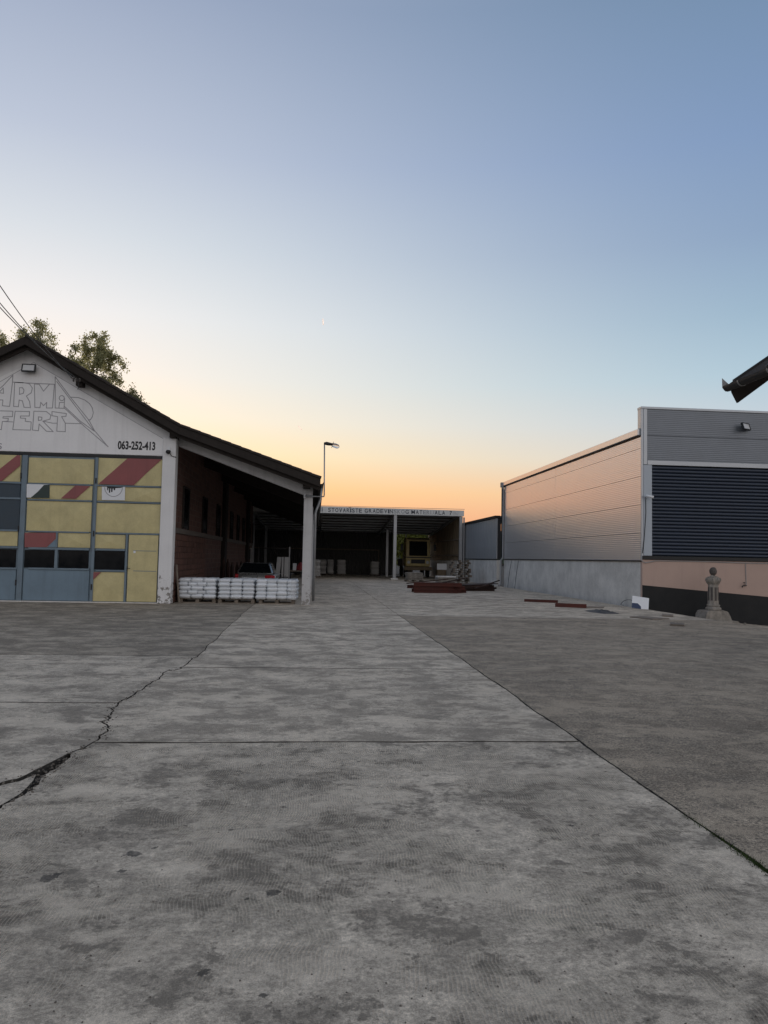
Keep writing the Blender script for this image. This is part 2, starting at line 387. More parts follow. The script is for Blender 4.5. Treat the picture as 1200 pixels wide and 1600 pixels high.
MT['slab_far'] = concrete('pale_grey_concrete', (.53, .458, .362), (.185, .157, .123), .65, 0, blot=.50)
MT['slab_left'] = concrete('left_grey_concrete', (.52, .452, .36), (.17, .147, .116), .8, .4, blot=.515)
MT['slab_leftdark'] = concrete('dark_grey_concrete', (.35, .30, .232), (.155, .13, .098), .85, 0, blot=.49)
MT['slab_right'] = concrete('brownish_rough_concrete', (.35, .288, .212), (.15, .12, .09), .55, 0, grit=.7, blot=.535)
MT['joint_dirt'] = simple('joint_dirt', (.06, .053, .044), .95, var=.5, scale=12, fine=60, bump=.6, bdist=.01)
MT['earth'] = simple('dark_earth', (.035, .03, .025), .95, var=.4, scale=2, bump=.6, bdist=.02)

# ------------------------------------------------------------------ ground and paving
KN = [(-1e4, 0), (11.6, 0), (12.4, -.15), (13.2, -.3), (14.8, -.45), (16.5, -.58), (20, -.75), (30, -.9), (1e4, -.9)]
def zg(x):
    for (a, za), (c, zc) in zip(KN, KN[1:]):
        if a <= x <= c: return za + (zc - za) * (x - a) / (c - a)
    return 0
def drop(bm):
    for x in (11.6, 12.4, 13.2, 14.8, 16.5, 20, 30):
        bmesh.ops.bisect_plane(bm, geom=list(bm.verts) + list(bm.edges) + list(bm.faces), plane_co=(x, 0, 0), plane_no=(1, 0, 0))
    for v in bm.verts: v.co.z += zg(v.co.x)
bm = bmesh.new()
vs = [bm.verts.new(p) for p in ((-4000, -4000, -.07), (4000, -4000, -.07), (4000, 4000, -.07), (-4000, 4000, -.07))]
bm.faces.new(vs); drop(bm)
me = bpy.data.meshes.new('ground'); bm.to_mesh(me); bm.free(); me.materials.append(MT['earth'])
ground = tag(link('ground', me), kind='structure')

def rough_line(a, b, seed, amp=.02, step=.18):
    a = Vector((a[0], a[1], 0)); b = Vector((b[0], b[1], 0)); L = (b - a).length; n = max(2, int(L / step))
    n = min(n, 320); d = (b - a).normalized(); pr = Vector((-d.y, d.x, 0)); out = []
    for i in range(n + 1):
        p = a + (b - a) * i / n
        k = noise.noise(Vector((p.x * 1.1 + seed, p.y * 1.1, 0))) * amp * 1.5 + noise.noise(Vector((p.x * 6, p.y * 6, seed))) * amp * .7
        if i in (0, n): k = 0
        out.append(p + pr * k)
    return out
def shrink(poly, g):                   # move every vertex inwards by half a joint
    n = len(poly); res = []
    area = sum(poly[i].x * poly[(i + 1) % n].y - poly[(i + 1) % n].x * poly[i].y for i in range(n))
    sgn = 1 if area > 0 else -1
    for i in range(n):
        t = poly[(i + 1) % n] - poly[i - 1]
        if t.length < 1e-6: res.append(poly[i]); continue
        t.normalize(); q = Vector((-t.y, t.x, 0)) * sgn
        gg = (g(poly[i]) if callable(g) else g) * (1 + 1.8 * abs(t.x) ** 2 * .4)
        res.append(poly[i] + q * gg)
    return res
def slab(poly, mat, g=.008):
    pts = []
    for p in poly:
        if not pts or (p - pts[-1]).length > 1e-3: pts.append(p)
    if (pts[0] - pts[-1]).length < 1e-3: pts.pop()
    pts = shrink(pts, g)
    bm = bmesh.new(); f = bm.faces.new([bm.verts.new(p) for p in pts])
    bmesh.ops.recalc_face_normals(bm, faces=bm.faces)
    if f.normal.z < 0: f.normal_flip()
    if max(p.x for p in pts) > 11: drop(bm)
    else: bmesh.ops.triangulate(bm, faces=list(bm.faces))
    r = bmesh.ops.extrude_edge_only(bm, edges=[e for e in bm.edges if e.is_boundary])
    for v in r['geom']:
        if isinstance(v, bmesh.types.BMVert): v.co.z -= .075
    bm.normal_update()
    for f_ in bm.faces:
        if abs(f_.normal.z) < .5: f_.material_index = 1
    me = bpy.data.meshes.new('concrete_slab'); bm.to_mesh(me); bm.free(); me.materials.append(mat); me.materials.append(MT['joint_dirt'])
    return link('concrete_slab', me, ground)
XR = 2.4
crack_px = [(380,958),(372,966),(358,978),(345,990),(333,1003),(322,1012),(309,1025),(300,1030),(287,1041),(277,1046),(262,1048),(250,1058),(235,1068),(222,1078),(210,1085),(198,1092),(190,1095),(182,1104),(175,1108),(173,1116),(170,1120),(163,1126),(162,1130),(169,1137),(168,1140),(160,1147),(155,1150),(145,1160)]
crack = [G(*p) for p in crack_px]      # far -> near
lowc = [G(*p) for p in ((132,1168),(120,1172),(108,1181),(100,1188),(88,1199),(75,1205),(64,1214),(60,1218),(48,1230),(35,1242),(18,1252),(0,1262))]
def jag(poly, seed, amp):
    rnd = random.Random(seed); out_ = []
    for a_, c_ in zip(poly, poly[1:]):
        out_.append(a_); d_ = c_ - a_; L_ = d_.length; k_ = 3 if L_ > .06 else 2; n_ = Vector((-d_.y, d_.x, 0)).normalized()
        for q_ in range(1, k_): out_.append(a_.lerp(c_, q_ / k_) + n_ * rnd.uniform(-1, 1) * min(amp, L_ * .3))
    return out_ + [poly[-1]]
crack = jag(crack, 1, .03); lowc = jag(lowc, 2, .02)
lowc_end = [Vector((-2.05, 4.4, 0)), Vector((-1.9, 3.2, 0)), Vector((-1.95, 1, 0)), Vector((-1.9, -6, 0))]
upc = [G(*p) for p in ((132,1168),(120,1172),(106,1178),(92,1186),(74,1195),(58,1203),(45,1210),(30,1217),(14,1220),(0,1224))]
upc = upc
def XL(Y):
    c = min(crack, key=lambda q: abs(q.y - Y)); return c
YT = 6.68
def cpt(Y):                            # index of crack vertex nearest to Y
    return min(range(len(crack)), key=lambda i: abs(crack[i].y - Y))
def jg(v):                             # right joint and crack open a little wider here and there
    return .008 + .014 * max(0, noise.noise(Vector((v.x * 2, v.y * 1.4, 3.3)))) + .007 * max(0, noise.noise(Vector((v.x * 9, v.y * 9, 1.3))))
rj = lambda y0, y1: rough_line((XR, y0), (XR, y1), 7.7, .014, .09)
i1 = cpt(11.0); i0 = len(crack) - 1
# centre strip, near to far
c_near = lowc_end[::-1] + lowc[::-1] + [crack[-1]]
slab(rough_line((-1.9, -6), (XR, -6), 1) + rj(-6, YT) + rough_line((XR, YT), crack[-1].xy, 2, .02)[1:] + (lowc + lowc_end), MT['slab_near'], jg)
YM = crack[i1].y
slab(rough_line(crack[-1].xy, (XR, YT), 2.0, 0) [:1] + rough_line((XR, YT), crack[-1].xy, 2, .02)[::-1][1:] + rj(YT, YM)[1:] + rough_line((XR, YM), crack[i1].xy, 3, .02)[1:] + crack[i1 + 1:], MT['slab_mid'], jg)
YF = 21.2; XF = crack[0].x
slab([crack[i1]] + rough_line((XR, YM), crack[i1].xy, 3, .02)[::-1][1:] + rj(YM, 16.)[1:] + rough_line((XR, 16.), crack[cpt(16.)].xy, 4, .01)[1:] + crack[cpt(16.) + 1:i1], MT['slab_mid'], .010)
ic = cpt(16.)
slab(rough_line((XR, 16.), crack[ic].xy, 4, .01)[::-1] + rj(16., YF)[1:] + rough_line((XR, YF), crack[0].xy, 5, .01)[1:] + crack[1:ic], MT['slab_far'], .006)
# beyond, up to the open shed
slab(rough_line(crack[0].xy, (XR, YF), 5, 0)[:1] + rough_line((XR, YF), crack[0].xy, 5, .01)[::-1][1:] + rj(YF, 33)[1:] + rough_line((XR, 33), (XF, 33), 6, .01)[1:], MT['slab_far'], .006)
slab(rough_line((XF, 33), (XR, 33), 6, .01) + rj(33, 45)[1:] + rough_line((XR, 45), (XF, 45), 6, .01)[1:], MT['slab_far'], .006)
slab(rough_line((XF, 45), (XR, 45), 6, .01) + rj(45, 72)[1:] + rough_line((XR, 72), (XF, 72), 6, .01)[1:], MT['slab_far'], .006)
# left strip
YL1 = 8.46; il = cpt(YL1); YL2 = 12.2; il2 = cpt(YL2)
slab([Vector((-16, -6, 0))] + [Vector((-1.93, -6, 0))] + [Vector((-2.3, 4.0, 0))] + upc[::-1] + crack[il:][::-1] + rough_line(crack[il].xy, (-16, YL1), 8, .015)[1:], MT['slab_left'], jg)
slab(rough_line(crack[il].xy, (-16, YL1), 8, .015)[::-1] + crack[il2:il][::-1] + rough_line(crack[il2].xy, (-16, YL2), 9, .015)[1:], MT['slab_left'], .010)
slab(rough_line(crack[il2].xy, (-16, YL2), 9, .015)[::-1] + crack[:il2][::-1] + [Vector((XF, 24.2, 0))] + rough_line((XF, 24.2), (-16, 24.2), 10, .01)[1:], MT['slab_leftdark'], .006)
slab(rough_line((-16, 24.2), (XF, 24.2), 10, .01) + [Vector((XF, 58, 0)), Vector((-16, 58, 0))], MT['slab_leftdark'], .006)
# broken wedge between the two arms of the crack
slab([G(*p) for p in ((57,1210),(50,1212),(44,1214.5),(30,1220.5),(14,1223.5),(0,1227.5),(-60,1246),(-60,1290),(-20,1268),(0,1259),(18,1249),(33,1239.5),(46,1227),(53,1219))], MT['slab_left'], .004)
# right-hand field and the lighter strip beyond it
slab(rj(-6, YF)[::-1] + [Vector((XR, -6, 0)), Vector((24, -6, 0)), Vector((24, 20.6, 0))] + rough_line((24, 20.6), (XR, YF), 12, .02)[1:-1], MT['slab_right'], jg)
slab(rough_line((24, 20.6), (XR, YF), 12, .02)[::-1] + [Vector((24, 27, 0)), Vector((11.5, 27, 0)), Vector((11.5, 33, 0))] + rj(YF, 33)[::-1][:-1], MT['slab_far'], .006)
slab(rj(33, 45) + [Vector((11.5, 45, 0)), Vector((11.5, 33, 0))], MT['slab_far'], .006)
slab(rj(45, 72) + [Vector((11.5, 72, 0)), Vector((11.5, 45, 0))], MT['slab_far'], .006)

# unseen rise added on the horizon to keep direct sun off the yard
mb = MB(); nn = 90
for i in range(nn + 1):
    a_ = SUN_AZ + RAD(-70 + 140 * i / nn)
    h_ = 19 + 2.2 * noise.noise(Vector((i * .35, 1, 0))) + 1.2 * noise.noise(Vector((i * 1.3, 4, 0)))
    for r_, z_ in ((380, -.1), (420, h_ * .75), (450, h_), (520, h_ * .6), (620, -.1)): mb.v.append((math.sin(a_) * r_, math.cos(a_) * r_, z_))
for i in range(nn):
    for k in range(4): q_ = i * 5 + k; mb.f.append((q_, q_ + 1, q_ + 6, q_ + 5))
tag(mb.build('sun_blocking_rise', simple('dark_sun_blocker', (.03, .04, .02), .95, var=.4, scale=.05, fine=.6), smooth=True), kind='structure')

# moss in the right-hand joint
random.seed(5); mb = MB()
for i in range(900):
    y = random.choice([random.gauss(3.95, .1), random.gauss(4.3, .25), random.gauss(3.7, .12)])
    x = XR + random.gauss(0, .016); s = random.uniform(.003, .010); a = random.uniform(0, 6.28)
    h = random.uniform(.004, .018)
    mb.add([(x - s*math.cos(a), y - s*math.sin(a), -.02), (x + s*math.cos(a), y + s*math.sin(a), -.02), (x + random.gauss(0, .01), y + random.gauss(0, .01), h)], [(0, 1, 2)])
tag(mb.build('moss', MT['moss']), 'green moss growing in the joint between two concrete fields', 'moss', kind='stuff')

rnd = random.Random(21); mb = MB()
def pebble(x, y, r, z):
    o_ = [(rnd.uniform(.6, 1.1) * r * math.cos(k * 1.26), rnd.uniform(.6, 1.1) * r * math.sin(k * 1.26)) for k in range(5)]
    mb.add([(x + a_, y + c_, z) for a_, c_ in o_] + [(x + a_ * .5, y + c_ * .5, z + r * rnd.uniform(.5, .9)) for a_, c_ in o_], [(0, 1, 6, 5), (1, 2, 7, 6), (2, 3, 8, 7), (3, 4, 9, 8), (4, 0, 5, 9), (5, 6, 7, 8, 9)])
for q_ in crack + lowc + upc:
    for k in range(9): pebble(q_.x + rnd.gauss(0, .03), q_.y + rnd.gauss(0, .05), rnd.uniform(.003, .014), -.045 if rnd.random() < .6 else -.002)
for k in range(420): pebble(XR + rnd.gauss(0, .02 if rnd.random() < .7 else .07), rnd.uniform(3, 14), rnd.uniform(.003, .011), -.004)
for k in range(900):
    y = 2.6 + 13 * rnd.random() ** 1.6; pebble(rnd.uniform(-.55, .62) * y, y, rnd.uniform(.002, .007), -.001)
tag(mb.build('grit', simple('grey_grit', (.13, .115, .095), .9, var=.6, scale=9)), 'loose grit and small stones in the cracks and on the concrete', 'grit', kind='stuff')

# ------------------------------------------------------------------ text helper
def text_part(body, name, mat, parent, c0, c1, plane='Y', depth=.003, bold=0):
    """lettering fitted between lower-left c0 and upper-right c1 (x, z) at plane y"""
    cu = bpy.data.curves.new('lettering', 'FONT'); cu.body = body; cu.extrude = depth; cu.offset = bold; cu.resolution_u = 3
    t = bpy.data.objects.new('lettering', cu); COL.objects.link(t)
    dg = bpy.context.evaluated_depsgraph_get(); dg.update()
    me = bpy.data.meshes.new_from_object(t.evaluated_get(dg)); bpy.data.objects.remove(t)
    xs = [v.co.x for v in me.vertices]; ys = [v.co.y for v in me.vertices]; zs = [v.co.z for v in me.vertices]
    x0, x1, y0, y1 = min(xs), max(xs), min(ys), max(ys); zz = max(zs)
    for v in me.vertices:
        x = c0[0] + (v.co.x - x0) / (x1 - x0) * (c1[0] - c0[0]); z = c0[2] + (v.co.y - y0) / (y1 - y0) * (c1[2] - c0[2])
        z += (c1[3] if len(c1) > 3 else 0) * (x - c0[0])
        v.co = (x, c0[1] - (v.co.z / zz) * depth, z)
    me.materials.clear(); me.materials.append(mat); me.name = name
    return link(name, me, parent)

# ------------------------------------------------------------------ workshop on the left
YB = 25.0; XBR = -4.6; XC = -9.3; XBL = 2 * XC - XBR; YE = 58.5
shop = tag(empty('workshop_building', (XC, YB, 0)), 'white gabled workshop with yellow, red and blue-grey doors and an open side canopy', 'building')
def P(o): o.parent = shop; o.matrix_parent_inverse = Matrix.Translation((-XC, -YB, 0)); return o
def bx(name, a, c, mat, bevel=0): return P(box(name, a, c, mat, None, bevel))
# roof line, taken at the front verge
ZA, ZK, ZE = 8.42, 5.74, 4.17; XK, XE = -4.45, .12
YV = 24.45
def roof_z(x):
    x = abs(x - XC) + XC
    if x <= XK: return ZA + (ZK - ZA) * (x - XC) / (XK - XC)
    return ZK + (ZE - ZK) * (x - XK) / (XE - XK)
TH = .16
prof = [(2 * XC - XK - .3, roof_z(XK + .3) ), (XC, ZA), (XK, ZK), (XE, ZE), (XE, ZE - TH), (XK, ZK - TH), (XC, ZA - TH), (2 * XC - XK - .3, roof_z(XK + .3) - TH)]
P(MB().prism(prof, YV + .08, YE + .4).build('roof', MT['roof_dark']))
def fascia(x0, x1, d0, d1, y0, y1, name, mat):
    P(MB().prism([(x0, roof_z(x0) - d0), (x1, roof_z(x1) - d0), (x1, roof_z(x1) - d1), (x0, roof_z(x0) - d1)], y0, y1).build(name, mat))
for x0, x1 in ((XC, XK), (XK, XE), (XC - (XK - XC) - .3, XC)):
    fascia(x0 + .003, x1 - .003, .05, .30, YV, YV + .075, 'verge_board', MT['fascia'])
    fascia(x0 + .003, x1 - .003, TH + .005, .42, YV + .16, YV + .22, 'inner_verge_board', MT['fascia'])
# verge tiles: each a shallow barrel stepping down the slope
def tile_row(x0, x1, n):
    a = Vector((x0, 0, roof_z(x0))); c = Vector((x1, 0, roof_z(x1))); d = (c - a) / n; ang = math.atan2(d.z, d.x); L = d.length
    mb = MB(); pr = []
    for k in range(7):
        t = math.pi * k / 6; pr.append((-.02 + .14 - .14 * math.cos(t), .035 * math.sin(t)))
    pr += [(.26, -.05), (-.02, -.05)]
    mb.prism(pr, 0, L * 1.06, 'X')
    # taper up so lower edge of each tile sits proud of the next
    mb.v = [(x, y, z + x * .035) for (x, y, z) in mb.v]
    me = mb.mesh('roof_tile', MT['roof_dark'])
    for i in range(n):
        o = link('roof_tile', me, None, (a.x + d.x * i, YV - .01, a.z + d.z * i + .012), (0, -ang, 0)); P(o)
tile_row(XC + .02, XK - .02, 15); tile_row(XK, XE, 14)
# brackets (purlin ends) under the verge
for px, py in ((124, 596), (270, 677)):
    q = OY(px, py, 24.7); bx('purlin_end', (q.x - .1, YV + .23, q.z - .14), (q.x + .1, YB - .002, q.z + .06), MT['fascia'])
q = OY(479, 757, 24.7); bx('purlin_end', (q.x - .12, YV + .23, q.z - .1), (q.x + .12, 25.28, q.z + .05), MT['fascia'])
# gable wall above the doors, with its left half beyond the frame
ZD = 4.74
gp = [(XBL, ZD), (XBR, ZD), (XBR, roof_z(XBR) - TH - .02), (XC, ZA - TH - .02), (XBL, roof_z(XBR) - TH - .02)]
P(MB().prism(gp, YB, YB + .25).build('gable_wall', MT['white_wall']))
a = OY(52, 566, YB); r = OY(258.7, 687, YB); rb = OY(258.7, 712, YB)
XS0 = 2 * XC - r.x
P(MB().prism([(XS0, 4.78), (r.x, 4.78), (r.x, r.z), (a.x, a.z), (XS0, r.z)], YB - .025, YB - .002).build('sign_board', MT['white_board']))
bx('door_lintel', (XBL + .4, YB - .04, ZD - .07), (r.x + .02, YB - .003, ZD + .025), MT['black_trim'])
# line drawing of the sign
def zz(x, y): return OY(x / 4, 430 + y / 4, YB - .027)
def ribbon(name, pts, w, mat, closed=True, conv=zz):
    q = [conv(*p) for p in pts]
    if closed: q.append(q[0])
    mb = MB(); Y = q[0].y
    for i in range(len(q) - 1):
        A, C = q[i], q[i + 1]; d = (C - A)
        if d.length < 1e-4: continue
        d.normalize(); n = Vector((-d.z, 0, d.x)) * w / 2; e = d * w * .45
        k = i * .00002
        mb.add([A - e + n, A - e - n, C + e - n, C + e + n], [(0, 1, 2, 3)])
        for j in range(4): x_, y_, z_ = mb.v[-1 - j]; mb.v[-1 - j] = (x_, Y - .001 - k, z_)
    return P(mb.build(name, mat))
W0 = .025; LN = MT['line']
ribbon('letter_outline', [(80,625),(78,668),(60,820),(15,816),(18,780),(-40,778),(-60,815),(-110,812),(-60,760),(20,690)], W0, LN)
ribbon('letter_outline', [(0,735),(22,738),(20,705),(-5,732)], W0, LN)
ribbon('letter_outline', [(92,670),(150,672),(185,680),(202,705),(195,735),(165,755),(185,790),(190,828),(150,825),(140,785),(120,780),(115,822),(85,820)], W0, LN)
ribbon('letter_outline', [(122,703),(140,703),(150,718),(146,738),(122,745)], W0, LN)
ribbon('letter_outline', [(215,680),(245,682),(272,725),(310,680),(340,682),(328,830),(290,830),(292,795),(272,815),(255,795),(250,828),(218,826)], W0, LN)
ribbon('letter_outline', [(345,635),(345,830),(400,832),(404,770)], W0, LN, False)
ribbon('letter_outline', [(386 + 16 * math.cos(t * .6283), 768 + 16 * math.sin(t * .6283)) for t in range(10)], W0, LN)
ribbon('letter_outline', [(368,828),(372,795),(402,795)], W0, LN, False)
ribbon('emblem_outline', [(345,635),(440,762),(555,905),(590,970),(675,1072),(505,925),(400,828)], W0, LN, False)
ribbon('emblem_outline', [(355,665),(590,975),(505,915),(403,820)], W0, LN, False)
ribbon('emblem_outline', [(440,762),(490,765),(530,780),(560,803),(577,830),(583,860),(577,885),(566,902),(552,906)], W0, LN, False)
ribbon('emblem_outline', [(410,925),(508,928)], W0, LN, False)
ribbon('emblem_outline', [(80,668),(215,676),(345,682)], W0, LN, False)
ribbon('letter_outline', [(-60,846),(80,850),(78,884),(20,884),(18,893),(52,895),(50,912),(15,914),(8,965),(-60,962)], W0, LN)
ribbon('letter_outline', [(95,850),(185,852),(183,880),(128,880),(128,893),(160,895),(158,913),(195,917),(192,968),(80,965)], W0, LN)
ribbon('letter_outline', [(212,850),(290,852),(318,875),(312,900),(268,912),(332,978),(290,975),(245,930),(240,972),(203,968)], W0, LN)
ribbon('letter_outline', [(240,885),(262,888),(260,905),(240,908)], W0, LN)
ribbon('letter_outline', [(325,852),(415,865),(412,882),(385,884),(408,925),(408,978),(355,975),(360,884),(325,878)], W0, LN)
ribbon('emblem_outline', [(268,912),(330,925),(355,925)], W0, LN, False)
ribbon('emblem_outline', [(20,914),(80,917)], W0, LN, False)
ribbon('board_edge', [(-600, 1012), (210, 545), (1034, 1030), (1034, 1128)], .016, MT['line'], False)
c0 = zz(735, 1092); c1 = zz(972, 1040)
text_part('063-252-413', 'painted_number', MT['black_paint'], None, (c0.x, YB - .028, c0.z + .02), (c1.x, 0, c1.z - .005), bold=.034)
P(bpy.data.objects['painted_number'])
c0 = zz(-14, 1086); c1 = zz(13, 1050)
P(text_part('s', 'painted_letter', MT['line'], None, (c0.x, YB - .028, c0.z), (c1.x, 0, c1.z)))
# corner pillars and side walls
bx('corner_pillar', (-5.0, YB - .12, 0), (XBR + .02, YB + .3, 5.35), MT['white_wall'], .012)
bx('corner_pillar', (XBL - .02, YB - .12, 0), (XBL + .4, YB + .3, 5.35), MT['white_wall'], .012)
bx('side_wall', (XBL, YB + .31, 0), (XBL + .25, YE, 5.5), MT['white_wall'])
bx('rear_wall', (XBL + .26, YE - .25, 0), (XBR - .26, YE, 5.4), MT['blockwall'])
# block wall under the canopy, seen along its length
wl = bx('block_wall', (XBR - .25, YB + .31, 0), (XBR - .03, YE, 5.62), MT['blockwall'])
mbk = MB().box((-.03, 0, 0), (.02, .252, .19)); mek = mbk.mesh('clay_block', MT['block'], bevel=.006)
random.seed(3)
def wall_child(o): o.parent = wl; o.matrix_parent_inverse = wl.matrix_basis.inverted() if False else Matrix(); return o
nb = 0
for row in range(11):
    for k in range(26):
        if nb >= 290: break
        y = YB + .33 + k * .265 + (.13 if row % 2 else 0)
        o = link('clay_block', mek, wl, (XBR + random.uniform(-.012, -.004), y, .015 + row * .205)); nb += 1
bx('ring_beam', (XBR - .02, YB + .31, 2.30), (XBR + .03, YE, 2.47), MT['mortar'])
for y in (37.9, 50.9): bx('wall_pier', (XBR - .02, y, 0), (XBR + .16, y + .9, 5.2), MT['fascia'])
for y0 in (26.75, 31.35, 35.75, 41.5, 45., 48.5, 53.1, 56.2):
    w = bx('window', (XBR - .03, y0, 2.5), (XBR + .015, y0 + 1.1, 3.9), MT['darkglass'])
    fr = MB()
    for (ya, yb, za, zb) in ((y0 - .07, y0, 2.48, 3.97), (y0 + 1.1, y0 + 1.17, 2.48, 3.97), (y0 + .001, y0 + 1.099, 3.9, 3.97)):
        fr.box((XBR - .02, ya, za), (XBR + .035, yb, zb))
    o = fr.build('window_frame', MT['fascia']); o.parent = w; o.matrix_parent_inverse = (Matrix.Translation((XC, YB, 0)) @ Matrix.Translation((-XC, -YB, 0))).inverted()
d = bx('side_door', (XBR - .02, 53.2, 0), (XBR + .03, 54.6, 2.05), MT['fascia'])
bx('door_frame', (XBR - .02, 54.62, 0), (XBR + .06, 54.9, 2.15), MT['concrete_beam'])
# canopy: sloping beam, columns, purlins, gutter
def beam(y0, y1, mat):
    x0, x1 = XBR + .03, -.12
    P(MB().prism([(x0, 5.16), (x0, 5.52), (x1, 4.03), (x1, 3.66), (-.41, 3.66)], y0, y1).build('sloping_beam', mat))
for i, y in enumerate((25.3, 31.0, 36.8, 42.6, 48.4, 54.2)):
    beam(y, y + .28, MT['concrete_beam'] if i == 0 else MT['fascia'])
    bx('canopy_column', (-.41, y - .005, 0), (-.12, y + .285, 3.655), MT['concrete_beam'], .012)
for x in (-4.0, -3.0, -2.0, -1.0, -.2):
    bx('purlin', (x - .06, YV + .24, roof_z(x) - TH - .13), (x + .06, YE, roof_z(x) - TH - .012), MT['fascia'])
gut = MB()
gp = [(.06 + .085 + .085 * math.cos(math.pi + math.pi * k / 6), ZE - .13 + .085 * math.sin(math.pi + math.pi * k / 6)) for k in range(7)]
gp += [(x_ * .0 + (.145 + (x_ - .145) * .9), z_ * 1 + .006) for x_, z_ in gp[::-1]]
P(gut.prism(gp, YV + .02, YE).build('gutter', MT['steel_dark']))
bx('eave_board', (.065, YV + .24, ZE - .42), (.10, YE, ZE - .17), MT['fascia'])
dp = MB().tube([(.145, 25.9, ZE - .2), (.145, 25.9, ZE - .6), (.0, 25.9, ZE - 1.0), (-.02, 25.9, ZE - 1.1), (-.02, 25.9, .1)], .045, 8)
P(dp.build('downpipe', MT['galv'], smooth=True))

# doors
YD = YB - .01
door = bx('door_backing', (XBL + .42, YB, .02), (-5.02, YB + .06, ZD - .075), MT['frame'])
def zd(x, y): return OY(x / 4, 690 + y / 4, YD)
def rect(name, x0, y0, x1, y1, mat, d=.03, z0=None):
    m0 = zd(x0, (y0 + y1) / 2); m1 = zd(x1, (y0 + y1) / 2); t = zd((x0 + x1) / 2, y0).z; bt = zd((x0 + x1) / 2, y1).z
    if z0 is not None: bt = z0
    if name == 'door_panel' and mat is not MT['bluegrey']: return pressed(name, m0.x, m1.x, bt, t, d, mat)
    return bx(name, (m0.x, YD - d, bt), (m1.x, YB - .001, t), mat, .006)
def pressed(name, x0, x1, zb, zt_, d, mat):       # sheet-steel panel with two shallow pressed pyramids
    mb = MB().box((x0, YD - d + .004, zb), (x1, YB - .001, zt_)); n_ = 2 if (x1 - x0) > 1.3 else 1; w_ = (x1 - x0) / n_
    for k in range(n_):
        a_, c_ = x0 + k * w_ + .004, x0 + (k + 1) * w_ - .004; y_ = YD - d + .0035
        mb.add([(a_, y_, zb + .004), (c_, y_, zb + .004), (c_, y_, zt_ - .004), (a_, y_, zt_ - .004), ((a_ + c_) / 2, YD - d - .028, (zb + zt_) / 2)], [(0, 1, 4), (1, 2, 4), (2, 3, 4), (3, 0, 4)])
    return P(mb.build(name, mat))
def stripe(name, pts, mat, d=.061):
    q = [zd(*p) for p in pts]
    mb = MB().prism([(v.x, v.z) for v in q], YD - d, YD - d + .003); return P(mb.build(name, mat))
Yl, Rd, Bg, Sl, Gl = MT['yellow'], MT['red'], MT['bluegrey'], MT['slate'], MT['darkglass']
rect('door_panel', 180, 106, 588, 262, Yl)
rect('door_panel', 175, 273, 578, 362, Yl)
rect('door_panel', 168, 374, 572, 560, Yl)
rect('door_panel', 158, 570, 352, 660, Yl); rect('door_panel', 365, 570, 566, 662, Yl)
rect('door_panel', 145, 802, 556, 1003, Bg, z0=.05)
rect('door_window', 152, 678, 342, 788, Gl, .012); rect('door_window', 366, 680, 554, 792, Gl, .012)
rect('door_panel', 612, 108, 1016, 274, Yl)
rect('door_panel', 606, 286, 1012, 374, Yl)
rect('door_panel', 598, 388, 1006, 570, Yl)
rect('door_panel', 590, 582, 784, 668, Yl)
rect('door_window', 584, 684, 778, 800, Gl, .012)
rect('door_panel', 575, 816, 776, 1003, Yl, z0=.05)
wk = rect('wicket_door', 800, 584, 985, 1003, Yl, .045, z0=.05)
# mid rails and posts proud of the panels
def rail(x0, y0, x1, y1, w=.07, d=.06, name='door_rail'):
    A, C = zd(x0, y0), zd(x1, y1)
    if abs(A.x - C.x) > abs(A.z - C.z): bx(name, (min(A.x, C.x), YD - d, (A.z + C.z) / 2 - w / 2), (max(A.x, C.x), YB - .002, (A.z + C.z) / 2 + w / 2), MT['frame'], .006)
    else: bx(name, ((A.x + C.x) / 2 - w / 2, YD - d - .003, min(A.z, C.z)), ((A.x + C.x) / 2 + w / 2, YB - .002, max(A.z, C.z)), MT['frame'], .006)
XL_, XM_, XR_ = zd(140, 560).x, zd(590, 560).x, zd(1010, 560).x
for X, w in ((XL_, .16), (XM_, .09), (XR_, .09)):
    bx('door_post', (X - w / 2, YD - .068, .03), (X + w / 2, YB - .002, ZD - .08), MT['frame'], .008)
rail(180, 268, 575, 268, .045); rail(610, 280, 1000, 280, .045)
rail(180, 368, 575, 368, .045); rail(610, 381, 1000, 381, .045)
rail(180, 565, 560, 565, .045); rail(610, 576, 1000, 576, .05)
rail(180, 670, 560, 670, .07); rail(600, 676, 784, 676, .06)
rail(180, 796, 560, 796, .06); rail(600, 808, 784, 808, .05)
rail(353, 670, 353, 796, .09); rail(358, 566, 358, 662, .05); rail(790, 582, 786, 1003, .06)
stripe('painted_stripe', [(800,106),(1012,112),(838,274),(618,266)], Rd)
stripe('painted_stripe', [(475,275),(566,280),(478,358),(385,356)], Rd)
stripe('painted_stripe', [(158,570),(352,570),(352,608),(296,660),(158,660)], Rd)
stripe('painted_stripe', [(575,816),(636,816),(575,872)], Rd)
stripe('painted_stripe', [(352,610),(352,660),(298,660)], Bg)
# posters on the doors
stripe('poster', [(172,266),(315,270),(314,354),(170,350)], MT['white'], .064)
stripe('poster_shape', [(315,270),(314,354),(196,352),(240,315),(280,272)], simple('dark_green_print', (.03, .05, .045), .6), .0675)
stripe('poster', [(640,283),(785,284),(783,368),(640,366)], MT['white'], .064)
em = [(672,283),(775,284),(760,290),(725,292),(722,305),(714,305),(713,294),(708,294),(706,316),(698,316),(698,294),(693,294),(692,321),(684,320),(685,293),(681,293),(680,306),(674,305)]
stripe('poster_emblem', em, MT['black_paint'], .0675)
def zdo(x, y): v = zd(x, y); v.y = YD - .0682; return v
ribbon('poster_ring', [(713 + 55 * math.cos(math.pi * k / 14), 288 + 56 * math.sin(math.pi * k / 14)) for k in range(15)], .02, MT['line'], False, zdo)
